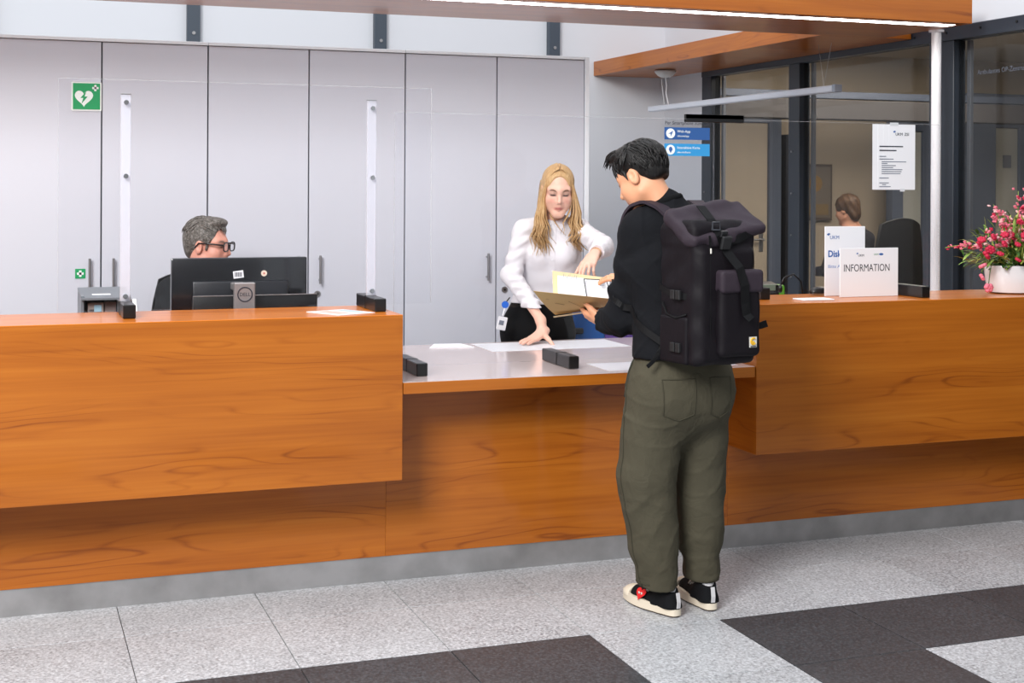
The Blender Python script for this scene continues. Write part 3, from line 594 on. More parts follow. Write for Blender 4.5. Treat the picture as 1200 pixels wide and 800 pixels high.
# ================================================================ FIGURES: smooth distance fields turned into one continuous surface
V3 = lambda *a: np.array(a, np.float64)
def nz(v): v = np.asarray(v, float); return v/np.linalg.norm(v)
class Field:
    def __init__(s, lo, hi, h):
        s.lo = np.array(lo, float); s.h = h; s.n = np.ceil((np.array(hi)-s.lo)/h).astype(int)+1
        s.ax = [(s.lo[i]+h*np.arange(s.n[i])).astype(np.float32) for i in range(3)]
        s.F = np.full(s.n, .06, np.float32)
    def sub(s, lo, hi):
        a = np.clip(np.floor((np.array(lo)-s.lo)/s.h).astype(int), 0, s.n); b = np.clip(np.ceil((np.array(hi)-s.lo)/s.h).astype(int)+1, 0, s.n)
        return tuple(slice(x, y) for x, y in zip(a, b))
    def op(s, prim, k=.01, mode='u'):
        fn, lo, hi = prim; m = k+3*s.h; sl = s.sub(np.array(lo)-m, np.array(hi)+m)
        if any(q.stop <= q.start for q in sl): return s
        x, y, z = s.ax[0][sl[0]][:, None, None], s.ax[1][sl[1]][None, :, None], s.ax[2][sl[2]][None, None, :]
        d = fn(x, y, z).astype(np.float32); f = s.F[sl]
        if mode == 'u':
            hh = np.maximum(k-np.abs(f-d), 0)/k; s.F[sl] = np.minimum(f, d)-hh*hh*k*.25
        elif mode == 's':
            hh = np.maximum(k-np.abs(f+d), 0)/k; s.F[sl] = np.maximum(f, -d)+hh*hh*k*.25
        elif mode == 'i':
            s.F[sl] = np.maximum(f, d)
        return s
    def cut(s, p, n):
        """remove everything on the side n points to"""
        p, n = np.array(p, float), nz(n)
        d = ((s.ax[0][:, None, None]-p[0])*n[0]+(s.ax[1][None, :, None]-p[1])*n[1]+(s.ax[2][None, None, :]-p[2])*n[2]).astype(np.float32)
        s.F = np.maximum(s.F, d); return s
    def disp(s, fn):
        X, Y, Z = s.ax[0][:, None, None], s.ax[1][None, :, None], s.ax[2][None, None, :]
        s.F += fn(X, Y, Z).astype(np.float32); return s
    def mesh(s):
        F = s.F; S = F < 0; c = np.zeros(tuple(s.n-1), np.uint8)
        for i in (0, 1):
            for j in (0, 1):
                for k in (0, 1): c += S[i:s.n[0]-1+i, j:s.n[1]-1+j, k:s.n[2]-1+k]
        act = (c > 0) & (c < 8); I = np.nonzero(act); n = len(I[0])
        vid = np.full(act.shape, -1, np.int32); vid[I] = np.arange(n, dtype=np.int32)
        co = [(i, j, k) for i in (0, 1) for j in (0, 1) for k in (0, 1)]
        val = {q: F[I[0]+q[0], I[1]+q[1], I[2]+q[2]] for q in co}
        acc = np.zeros((n, 3), np.float32); cnt = np.zeros(n, np.float32)
        for a in co:
            for d in range(3):
                if a[d]: continue
                b = list(a); b[d] = 1; b = tuple(b); v0, v1 = val[a], val[b]; cr = (v0 < 0) != (v1 < 0)
                t = np.where(cr, v0/np.where(cr, v0-v1, 1), 0)
                for e in range(3): acc[:, e] += np.where(cr, a[e]+(t if e == d else 0), 0)
                cnt += cr
        v = acc/cnt[:, None]; v = (v+np.stack(I, 1))*s.h+s.lo
        Q = []
        for d in range(3):
            e, g = (d+1) % 3, (d+2) % 3
            A = [slice(None)]*3; B = [slice(None)]*3; A[d] = slice(0, -1); B[d] = slice(1, None)
            for t in (e, g): A[t] = slice(1, -1); B[t] = slice(1, -1)
            s0, s1 = S[tuple(A)], S[tuple(B)]
            P = np.array(np.nonzero(s0 != s1)); sg = s0[tuple(P)]; P = P.copy(); P[e] += 1; P[g] += 1
            def cell(de, dg):
                p = P.copy(); p[e] -= de; p[g] -= dg; return vid[tuple(p)]
            q = np.stack([cell(1, 1), cell(0, 1), cell(0, 0), cell(1, 0)], 1); q[~sg] = q[~sg][:, ::-1]; Q.append(q)
        return v, np.concatenate(Q)
    def build(s, name, m, parent=None, colfn=None, org=None, relax=1):
        v, q = s.mesh()
        q = q[(q >= 0).all(1)]
        for _ in range(relax):       # one light Laplacian pass removes the grid stair-steps
            acc = np.zeros_like(v); cn = np.zeros(len(v))
            for a, b in ((0, 1), (1, 2), (2, 3), (3, 0)):
                for i, j in ((a, b), (b, a)):
                    for e in range(3): acc[:, e] += np.bincount(q[:, i], v[q[:, j], e], len(v))
                    cn += np.bincount(q[:, i], minlength=len(v))
            v = .5*v+.5*acc/np.maximum(cn, 1)[:, None]
        me = bpy.data.meshes.new(name); me.vertices.add(len(v)); me.vertices.foreach_set('co', v.astype(np.float32).ravel())
        me.loops.add(q.size); me.loops.foreach_set('vertex_index', q.ravel().astype(np.int32)); me.polygons.add(len(q))
        me.polygons.foreach_set('loop_start', np.arange(0, q.size, 4, dtype=np.int32)); me.polygons.foreach_set('loop_total', np.full(len(q), 4, np.int32))
        me.update(calc_edges=True); me.polygons.foreach_set('use_smooth', np.ones(len(q), bool))
        if colfn is not None:
            at = me.color_attributes.new('Col', 'FLOAT_COLOR', 'POINT'); c4 = np.ones((len(v), 4), np.float32); c4[:, :3] = colfn(v); at.data.foreach_set('color', c4.ravel())
        return link(name, me, m, parent, org)
def cone(a, b, ra, rb, flat=None, wr=None):
    a, b = np.array(a, float), np.array(b, float); ba = b-a; L2 = ba@ba; L = math.sqrt(L2); ux = ba/L
    t0 = nz(np.cross(ux, (0, 0, 1) if abs(ux[2]) < .9 else (0, 1, 0))); t1 = np.cross(ux, t0); mr = max(ra, rb)*1.1+(wr[0]*1.5 if wr else 0)
    def fn(x, y, z):
        dx, dy, dz = x-a[0], y-a[1], z-a[2]
        t = np.clip((dx*ba[0]+dy*ba[1]+dz*ba[2])/L2, 0, 1)
        ex, ey, ez = dx-t*ba[0], dy-t*ba[1], dz-t*ba[2]
        if flat is not None:
            n, f = flat; c = (ex*n[0]+ey*n[1]+ez*n[2])*(1/f-1); ex, ey, ez = ex+n[0]*c, ey+n[1]*c, ez+n[2]*c
        R = ra+(rb-ra)*t
        if wr is not None:
            amp, fr, ph = wr; u = ex*t0[0]+ey*t0[1]+ez*t0[2]; w_ = ex*t1[0]+ey*t1[1]+ez*t1[2]; az = np.arctan2(u, w_)
            R = R+amp*np.sin(fr*t*L+ph+2.2*np.sin(az+ph)+.8*np.sin(3*az+2*ph))*(.55+.45*np.sin(7*t*L*3+az*2+ph))
        return np.sqrt(ex*ex+ey*ey+ez*ez)-R
    return fn, np.minimum(a, b)-mr, np.maximum(a, b)+mr
def ell(c, r, R=None):
    c, r = np.array(c, float), np.array(r, float); R = np.eye(3) if R is None else np.asarray(R, float); m = float(r.max())*1.05
    ext = np.sqrt(((R*r)**2).sum(1))
    def fn(x, y, z):
        dx, dy, dz = x-c[0], y-c[1], z-c[2]
        q = [dx*R[0, i]+dy*R[1, i]+dz*R[2, i] for i in range(3)]
        k0 = np.sqrt(sum((q[i]/r[i])**2 for i in range(3))); k1 = np.sqrt(sum((q[i]/r[i]**2)**2 for i in range(3)))
        return k0*(k0-1)/np.maximum(k1, 1e-6)
    return fn, c-ext, c+ext
def rbox(c, hf, rr, R=None):
    c, hf = np.array(c, float), np.array(hf, float); R = np.eye(3) if R is None else np.asarray(R, float); ext = np.abs(R)@hf
    def fn(x, y, z):
        dx, dy, dz = x-c[0], y-c[1], z-c[2]
        q = [np.abs(dx*R[0, i]+dy*R[1, i]+dz*R[2, i])-hf[i]+rr for i in range(3)]
        return np.sqrt(sum(np.maximum(t, 0)**2 for t in q))+np.minimum(np.maximum(np.maximum(q[0], q[1]), q[2]), 0)-rr
    return fn, c-ext, c+ext
def frame(fwd, roll=0.0):
    """columns: right, forward, up"""
    f = nz(fwd); r = nz(np.cross(f, (0, 0, 1))); u = np.cross(r, f)
    if roll: r, u = r*math.cos(roll)+u*math.sin(roll), -r*math.sin(roll)+u*math.cos(roll)
    return np.stack([r, f, u], 1)
def head_prims(F, C, R, sc=1.0, fem=False, neck_to=None, neck_r=.056):
    P = lambda *a: C+R@(np.array(a)*sc)
    E = lambda c, r, k=.02, m='u': F.op(ell(P(*c), np.array(r)*sc, R), k, m)
    K = lambda a, b, ra, rb, k=.015, m='u': F.op(cone(P(*a), P(*b), ra*sc, rb*sc), k, m)
    E((0, -.018, .036), (.073, .092, .083), .02)
    E((0, .022, -.022), (.060 if not fem else .056, .066, .084), .03)
    jw = .050 if not fem else .043
    for s in (-1, 1): K((s*jw, .0, -.062), (s*.014, .060, -.100), .018, .016, .025)
    K((-.010, .064, -.101), (.010, .064, -.101), .017, .017, .02)
    for s in (-1, 1): E((s*.038, .052, -.030), (.022, .024, .022), .02)
    for s in (-1, 1): E((s*.030, .036, -.055), (.027, .030, .032), .03)
    K((-.042, .060, .020), (0, .074, .021), .011, .011, .02); K((.042, .060, .020), (0, .074, .021), .011, .011, .02)
    for s in (-1, 1): E((s*.031, .094, .000), (.018, .017, .012), .012, 's')
    for s in (-1, 1): E((s*.031, .0665, .000), (.0145, .0145, .0125), .004)
    K((0, .079, .012), (0, .101, -.030), .0065, .0098 if fem else .011, .012)
    for s in (-1, 1): K((s*.010, .088, -.036), (s*.011, .083, -.036), .0065, .0065, .008)
    K((0, .078, -.045), (0, .080, -.058), .012, .012, .02)
    for s in (-1, 1): K((s*.019, .074, -.066), (0, .0855, -.0635), .0035, .0058, .005); K((s*.017, .073, -.070), (0, .083, -.0725), .0038, .0060, .006)
    for s in (-1, 1):
        er = R@np.array([[math.cos(.3*s), math.sin(.3*s), 0], [-math.sin(.3*s), math.cos(.3*s), 0], [0, 0, 1]])
        F.op(ell(P(s*.075, -.010, -.008), np.array((.0085, .019, .031))*sc, er), .008)
        F.op(ell(P(s*.083, -.006, -.004), np.array((.006, .011, .017))*sc, er), .006, 's')
    if neck_to is not None:
        F.op(cone(P(0, -.022, -.055), neck_to, neck_r*.95, neck_r*1.08), .03)
def head_local(C, R, sc, v): return ((v-C)@R)/sc
SKINS = {}
def skin_cols(base, lip, C, R, sc, lash=None, brow=None, blush=.0, stub=None, extra=None):
    base, lip = np.array(lin(base)), np.array(lin(lip))
    def fn(v):
        q = head_local(C, R, sc, v); x, y, z = q[:, 0], q[:, 1], q[:, 2]; ax = np.abs(x); c = np.tile(base, (len(v), 1))
        def mixin(mask, col):
            nonlocal c; mask = np.clip(mask, 0, 1)[:, None]; c = c*(1-mask)+np.array(col)*mask
        front = (y > .03)
        if blush: mixin(front*blush*np.exp(-(((ax-.037)/.016)**2+((z+.03)/.018)**2)), np.array(lin((214, 120, 110))))
        if stub is not None: mixin(front*stub[1]*np.exp(-((z+.085)/.03)**2), lin(stub[0]))
        mixin(front*.95*np.exp(-((ax/.0215)**4+((z+.0685-.0016*np.cos(x*150))/.0085)**4)), lip)
        mixin(front*.55*np.exp(-((ax/.020)**4+((z+.0683)/.0013)**2)), lip*.4)
        if brow is not None: mixin(front*brow[1]*1.3*np.exp(-(((ax-.032)/.0165)**4+((z-.0225+.9*(ax-.032)**2*20-.06*(ax-.032))/.0042)**2)), lin(brow[0]))
        if lash is not None:
            mixin(front*lash[1]*1.2*np.exp(-(((ax-.031)/.0150)**4+((z+lash[2])/.0042)**2)), lin(lash[0]))
            mixin(front*.42*np.exp(-(((ax-.031)/.017)**4+((z-.005)/.008)**2)), lin(lash[0]))
        mixin(front*.8*np.exp(-(((ax-.006)/.003)**2+((z+.043)/.003)**2)), base*.35)
        if extra: c = extra(v, c)
        return c
    return fn
def hand_prims(F, W, fwd, back, side, sc=1.0, curls=((.3, .4, .3),)*4, spread=.10, thumb=(.7, .3, .2), splay=None, k=.006):
    """W wrist, fwd direction of the fingers, back = normal on the back of the hand, side = +1 when the thumb lies along fwd x back"""
    fwd = nz(fwd); back = nz(back-fwd*np.dot(back, fwd)); lat = np.cross(fwd, back)*side; tips = []
    rot = lambda v, ax, a: v*math.cos(a)+np.cross(ax, v)*math.sin(a)+ax*np.dot(ax, v)*(1-math.cos(a))
    bend_ax = np.cross(fwd, -back)
    offs = (.029, .0095, -.0100, -.0280); reach = (.088, .092, .087, .078); fl = ((.041, .025, .021), (.045, .029, .022), (.042, .027, .021), (.033, .020, .019)); fr = (.0086, .0088, .0083, .0073)
    for i in range(4):
        K = W+(fwd*reach[i]+lat*offs[i]+back*.003*(1-abs(i-1.3)*.8))*sc
        F.op(cone(W+(lat*offs[i]*.62+fwd*.01)*sc, K, .0135*sc, .0108*sc), .012)
        d = nz(fwd+lat*(offs[i]*spread*25*.4)); p = K
        for j in range(3):
            d = rot(d, bend_ax, curls[i if i < len(curls) else -1][j]); e = p+d*fl[i][j]*sc
            F.op(cone(p, e, (fr[i]-.0006*j)*sc, (fr[i]-.0006*(j+1))*sc), .004 if j else k); p = e
        tips.append(p)
    b = W+(fwd*.018+lat*.022-back*.006)*sc; d = nz(fwd*math.cos(thumb[0])+lat*math.sin(thumb[0])-back*.25)
    for j, (L, r) in enumerate(((.046, .0145), (.034, .0105), (.026, .0092))):
        if j: d = nz(rot(d, nz(np.cross(lat, fwd)), -thumb[j]*-1) if False else d*math.cos(thumb[j])+nz(fwd-back*.4)*math.sin(thumb[j]))
        e = b+d*L*sc; F.op(cone(b, e, r*sc, (r-.0018)*sc), .010 if j == 0 else .004); b = e
    F.op(cone(W-fwd*.02*sc, W+fwd*.03*sc, .025*sc, .027*sc, flat=(back, .68)), .012)
    return tips
def skinmat(name, rough=.5):
    m = mat(name, (220, 170, 150), rough, subs=.12); q = NT(m); a = q.n('VertexColor', layer_name='Col'); q.l(a.outputs[0], q.b.inputs['Base Color'])
    g = q.n('NewGeometry'); n = q.n('TexNoise', i_Scale=260.0, i_Detail=2.0); q.l(g.outputs['Position'], n.inputs['Vector']); q.bump(n.outputs[0], .05, .002); return m
M_skin = skinmat('skin')
def cloth(name, rgb, rough=.85, weave=900, bump=.15, fold=0.0, var=.12, sheen=.1):
    m = mat(name, rgb, rough, spec=.18); q = NT(m); g = q.n('NewGeometry')
    n = q.n('TexNoise', i_Scale=float(weave), i_Detail=1.0); q.l(g.outputs['Position'], n.inputs['Vector'])
    n2 = q.n('TexNoise', i_Scale=14.0, i_Detail=4.0, i_Distortion=1.2); q.l(g.outputs['Position'], n2.inputs['Vector'])
    c = lin(rgb); f = q.math('ADD', q.math('MULTIPLY', n.outputs[0], .5), q.math('MULTIPLY', n2.outputs[0], .5))
    q.l(q.ramp(f, [(.3, tuple(v*(1-var) for v in c)), (.7, tuple(min(1, v*(1+var)) for v in c))]), q.b.inputs['Base Color'])
    h = q.math('ADD', q.math('MULTIPLY', n.outputs[0], .04), q.math('MULTIPLY', n2.outputs[0], fold)); q.bump(h, bump, .02); return m
def hairmat(name, a, b, c, rough=.42, stretch=(40, 40, 6)):
    m = mat(name, a, rough, spec=.3); q = NT(m); g = q.n('TexCoord'); mp = q.n('Mapping'); mp.inputs['Scale'].default_value = stretch; q.l(g.outputs['Object'], mp.inputs[0])
    n = q.n('TexNoise', i_Scale=3.0, i_Detail=5.0, i_Roughness=.7); q.l(mp.outputs[0], n.inputs['Vector'])
    q.l(q.ramp(n.outputs[0], [(.3, lin(a)), (.5, lin(b)), (.7, lin(c))]), q.b.inputs['Base Color']); q.bump(n.outputs[0], .5, .004); return m
def locks(mb, C, R, sc, roots, step, nseg, r0, ccen=(0, -.018, .036), crad=(.079, .098, .089), lift=0.0, grav=0.0, clear=True):
    """tapered hair locks that flow over the skull; roots = [(local point on skull, flow direction)]"""
    c0, cr = np.array(ccen), np.array(crad)
    for p, d in roots:
        p = np.array(p, float); d = nz(d); pts = []
        off = 1+rnd.uniform(0, .04)+lift
        for i in range(nseg):
            q = (p-c0)/cr; ln = np.linalg.norm(q); n = nz(q/cr)
            p = c0+q/ln*cr*(off+.02*math.sin(math.pi*i/nseg)) if ln < off+.25 else p
            if clear and abs(p[0]) > .055 and -.045 < p[1] < .06 and p[2] < .022: break
            pts.append(C+R@(p*sc)); d = nz(d-n*np.dot(d, n)*.9+np.array((rnd.gauss(0, .10), rnd.gauss(0, .10), rnd.gauss(0, .06)))+R.T@np.array((0, 0, -grav))); p = p+d*step
        if len(pts) < 3: continue
        nseg_ = len(pts); mb.tube([tuple(q) for q in pts], [r0*sc*(.55+.45*math.sin(math.pi*min(1, (i+1)/(nseg_*.55))/2))*(1 if i < nseg_*.5 else max(.12, 1-(i-nseg_*.5)/(nseg_*.52))) for i in range(nseg_)], 6, flat=.6)
# ================================================================ CUSTOMER with folder and backpack
def person_root(loc, label): return thing('person', loc, label, 'person')
cu = person_root((2.34, 4.55, 0), 'standing person in black sweatshirt and olive trousers wearing a backpack, holding a folder')
CC, CR, CS = V3(2.178, 4.600, 1.570), frame((-.50, .705, -.48), -.04), 1.0
NB = V3(2.262, 4.530, 1.455)
LS, LE, LW = V3(2.158, 4.55, 1.388), V3(2.138, 4.655, 1.06), V3(2.172, 4.905, 1.012)
RS, RE, RW = V3(2.42, 4.59, 1.388), V3(2.50, 4.72, 1.085), V3(2.372, 4.965, 1.165)
fwdT = nz((-.17, .985, 0)); NAX = nz((-.030, .028, .10))
TORSO = [((2.30, 4.52, .93), .150, .70), ((2.30, 4.525, 1.06), .142, .70), ((2.295, 4.535, 1.20), .155, .68), ((2.29, 4.545, 1.28), .162, .62), ((2.285, 4.55, 1.335), .118, .60)]
F = Field((1.98, 4.35, .86), (2.62, 5.28, 1.76), .0032)
head_prims(F, CC, CR, CS, neck_to=NB+V3(-.008, .004, -.03), neck_r=.053)
for (a, ra, fa), (b, rb, fb) in zip(TORSO, TORSO[1:]): F.op(cone(a, b, ra-.03, rb-.03, flat=(fwdT, (fa+fb)/2)), .03)
for S_, E_, W_ in ((LS, LE, LW), (RS, RE, RW)):
    F.op(cone(NB-V3(0, 0, .10), S_-V3(0, 0, .018), .042, .038), .03); F.op(cone(S_, E_, .046, .036), .03); F.op(cone(E_, W_, .036, .025), .02)
hand_prims(F, LW+V3(.003, .018, -.001), (-.22, .75, .12), (-.55, -.25, -.80), 1, 1.0, ((.35, .75, .55), (.35, .8, .55), (.4, .8, .55), (.45, .8, .5)), .06, (.55, .45, .25))
hand_prims(F, RW+V3(-.012, .018, .003), (-.62, .55, .10), (-.25, -.35, .90), -1, .98, ((.15, .35, .25), (.2, .4, .3), (.25, .45, .3), (.3, .5, .3)), .08, (.5, .3, .2))
F.build('body', M_skin, cu, skin_cols((222, 160, 124), (176, 96, 84), CC, CR, CS, lash=((36, 24, 20), .9, .002), brow=((34, 26, 24), 1.0)))
M_hairb = hairmat('black_hair', (10, 9, 9), (20, 18, 18), (42, 38, 37), .36)
HF = Field((1.95, 4.38, 1.42), (2.42, 4.82, 1.78), .0035); Ph = lambda *a: CC+CR@(np.array(a)*CS)
HF.op(ell(Ph(0, -.020, .043), np.array((.080, .099, .086))*CS, CR), .01)
HF.op(ell(Ph(0, -.066, -.008), np.array((.058, .038, .060))*CS, CR), .03)
HF.op(ell(Ph(0, .042, .105), np.array((.056, .054, .025))*CS, CR), .03)
HF.op(ell(Ph(0, .098, -.012), np.array((.082, .072, .075))*CS, CR), .012, 's')
for s in (-1, 1):
    HF.op(ell(Ph(s*.085, .005, -.035), np.array((.035, .036, .055))*CS, CR), .012, 's')
    HF.op(cone(Ph(s*.069, .026, .03), Ph(s*.0715, .018, -.006), .007, .003), .008)
HF.op(ell(Ph(0, -.06, -.105), np.array((.08, .10, .058))*CS, CR), .02, 's')
hb = HF.build('hair', M_hairb, cu)
rnd = random.Random(3); q = MB(); roots = []
for i in range(430):
    az = rnd.uniform(0, 6.283); rr = math.sqrt(rnd.random())
    lx, ly = .070*rr*math.cos(az), -.02+.085*rr*math.sin(az); lz = .036+.088*math.sqrt(max(.02, 1-(lx/.079)**2-((ly+.018)/.098)**2))
    d = (lx*4+rnd.gauss(0, .15)-.15, .55+rnd.gauss(0, .2) if ly > -.03 else -.55, .15 if ly > 0 else -.45); roots.append(((lx, ly, lz), d))
locks(q, CC, CR, CS, roots, .0085, 9, .0042, crad=(.083, .103, .0915))
for i in range(160):
    az = rnd.uniform(math.pi*.98, math.pi*2.02); lx, ly = .082*math.cos(az), -.018+.100*math.sin(az)*.9; roots2 = [((lx, ly, rnd.uniform(.0, .06)), (rnd.gauss(0, .1), -.2, -1))]
    locks(q, CC, CR, CS, roots2, .007, 7, .0038, crad=(.081, .101, .095))
for i in range(44):     # fringe sticking out over the forehead
    x = rnd.uniform(-.055, .055); b = Ph(x, .035+rnd.uniform(-.02, .01), .118+rnd.uniform(-.008, .006)); e = Ph(x*1.05+rnd.gauss(0, .006), .098+rnd.uniform(-.012, .008), .094+rnd.gauss(0, .006)); m_ = (b+e)/2+CR[:, 2]*.010
    q.tube([tuple(b), tuple(.5*b+.5*m_+CR[:, 2]*.004), tuple(m_), tuple(.5*m_+.5*e+CR[:, 2]*.003), tuple(e)], [.005, .0065, .006, .0045, .001], 6, flat=.6)
q.build('hair_locks', M_hairb, cu, True)
# sweatshirt
M_sweat = cloth('black_sweatshirt', (19, 20, 24), .9, 700, .25, .9)
F = Field((1.98, 4.32, .84), (2.66, 5.06, 1.56), .005)
for i, ((a, ra, fa), (b, rb, fb)) in enumerate(zip(TORSO, TORSO[1:])): F.op(cone(a, b, ra+.022, rb+.022, flat=(fwdT, (fa+fb)/2+.06), wr=(.011, 34, i*1.3)), .05)
F.op(cone((2.30, 4.52, .955), (2.30, 4.52, 1.0), .180, .178, flat=(fwdT, .80), wr=(.006, 40, .4)), .03)
for S_, E_, W_, ph in ((LS, LE, LW, .3), (RS, RE, RW, 1.9)):
    F.op(cone(NB-V3(0, .002, .052), S_+V3(0, 0, -.012), .070, .066, flat=((0, 0, 1), .88)), .05)
    F.op(cone(S_, E_, .076, .066, wr=(.010, 60, ph)), .04); F.op(cone(E_, E_*.12+W_*.88, .067, .050, wr=(.010, 85, ph+1)), .035)
    F.op(cone(E_*.14+W_*.86, E_*.03+W_*.97, .046, .040), .012)
NC = NB+V3(-.010, .004, .010); F.op(cone(NC-V3(0, .0, .075), NC+NAX*.004, .092, .058), .04); F.op(cone(NC+NAX*.085+V3(-.012, .01, 0), NC+NAX*.25, .048, .060), .004, 's')
F.cut((0, 0, .925), (0, 0, -1))
F.op(cone(LW*1.0, LW+(LW-LE)*.4, .06, .06), .002, 's'); F.op(cone(RW, RW+(RW-RE)*.4, .06, .06), .002, 's')
F.disp(lambda x, y, z: -.0045*(1-np.abs(np.sin(20*z-15*x+9*y+1.6*np.sin(14*y+7*z))))**4*np.abs(np.sin(8*x+7*z))-.004*(1-np.abs(np.sin(15*z+26*x-8*y+1.5*np.sin(11*z))))**4)
F.build('sweatshirt', M_sweat, cu)
NX1 = nz(np.cross(NAX, (0, 1, 0))); NX2 = np.cross(NAX, NX1); ring = []
for i in range(29):
    a = 2*math.pi*i/28; ring.append(tuple(NC+NAX*.016+.0575*(math.cos(a)*NX1+math.sin(a)*NX2)))
MB().tube(ring, .0085, 8, cap=False, flat=1.4).build('collar', cloth('rib_black', (13, 14, 16), .9, 900, .2), cu, True)
# trousers
M_olive = cloth('olive_cotton', (75, 71, 58), .9, 800, .3, 1.2, .10)
F = Field((1.98, 4.30, .04), (2.62, 4.78, .98), .006)
LH, RH = V3(2.215, 4.515, .83), V3(2.385, 4.535, .83)
LK, RK = V3(2.172, 4.535, .50), V3(2.408, 4.575, .49)
LA, RA = V3(2.224, 4.535, .105), V3(2.412, 4.565, .12)
F.op(cone((2.30, 4.525, .80), (2.30, 4.52, .95), .188, .165, flat=(fwdT, .80), wr=(.004, 30, .2)), .05)
F.op(ell((2.22, 4.46, .80), (.10, .085, .12)), .05); F.op(ell((2.385, 4.47, .80), (.10, .085, .12)), .05)
for H_, K_, A_, ph in ((LH, LK, LA, 0.), (RH, RK, RA, 2.1)):
    g = 1 if ph == 0 else .90
    F.op(cone(H_, K_, .116, .106*g, wr=(.004, 20, ph)), .03); F.op(cone(K_, K_*.35+A_*.65, .106*g, .092*g, wr=(.004, 28, ph+.8)), .012)
    F.op(cone(K_*.38+A_*.62, A_, .092*g, .076*g, wr=(.005, 50, ph+2.), flat=((1, .1, 0), .92)), .012)
F.op(cone((2.30, 4.50, .06), (2.325, 4.60, .06), .012, .012), .02, 's'); F.op(cone((2.29, 4.47, .05), (2.305, 4.50, .50), .016, .004), .03, 's')
F.disp(lambda x, y, z: -.0042*(1-np.abs(np.sin(21*z+16*x+7*y+1.6*np.sin(15*y+8*z))))**4*np.abs(np.sin(9*x-7*z+1))-.0040*(1-np.abs(np.sin(27*z-21*x-12*y+1.8*np.sin(12*x+9*z))))**4*np.abs(np.sin(8*x+9*z)))
F.cut((0, 4.535, .098), (.0, .12, -1))
tz = F.build('trousers', M_olive, cu)
def wrap_line(pts, cen, off, mb, r=.0016): mb.tube(pts, r, 5)
# seams, pockets, hems
M_seam = cloth('olive_seam', (68, 65, 53), .9, 800, .2)
def surf(field_obj):      # ray helper on a finished mesh
    from mathutils.bvhtree import BVHTree
    me = field_obj.data; off = world_org(field_obj.parent)
    return BVHTree.FromPolygons([v.co+off for v in me.vertices], [p.vertices[:] for p in me.polygons])
bt = surf(tz)
def cast(o, d):
    h = bt.ray_cast(Vector([float(t) for t in o]), Vector([float(t) for t in d]).normalized()); return h[0], h[1]
def onsurf(pts, d, lift=.0015):
    out = []
    for p in pts:
        h, n = cast(p, d)
        if h is not None: out.append(h+n*lift)
    return out
seam = onsurf([(1.9, 4.535-.02*math.sin(z*4), z) for z in np.linspace(.10, .86, 50)], (1, .0, 0)); MB().tube(seam, .0018, 5).build('side_seam', M_seam, tz, True)
op = onsurf([(1.9, 4.535+.055*t, .935-.16*t) for t in np.linspace(0, 1, 14)], (1, 0, 0), .002); MB().tube(op, .004, 6).build('pocket_opening', mat('pocket_shadow', (52, 54, 44), .9), tz, True)
for x0, x1 in ((2.165, 2.285), (2.345, 2.44)):
    outl = [(x0, .86), (x1, .86), (x1-.004, .735), ((x0+x1)/2, .715), (x0+.004, .735), (x0, .86)]; dense = []
    for (a, c), (b, d) in zip(outl, outl[1:]): dense += [(a+(b-a)*t, 4.2, c+(d-c)*t) for t in np.linspace(0, 1, 10)[:-1]]
    pp = onsurf(dense+dense[:1], (0, 1, 0), .001)
    if len(pp) > 4: MB().tube(pp, .0022, 5, cap=False).build('back_pocket_seam', M_seam, tz, True)
MB().tube(onsurf([(1.9, 4.535-.045+.09*t, .115) for t in np.linspace(0, 1, 16)], (1, 0, 0), .0005), .002, 5).build('hem_stitch', M_seam, tz, True)
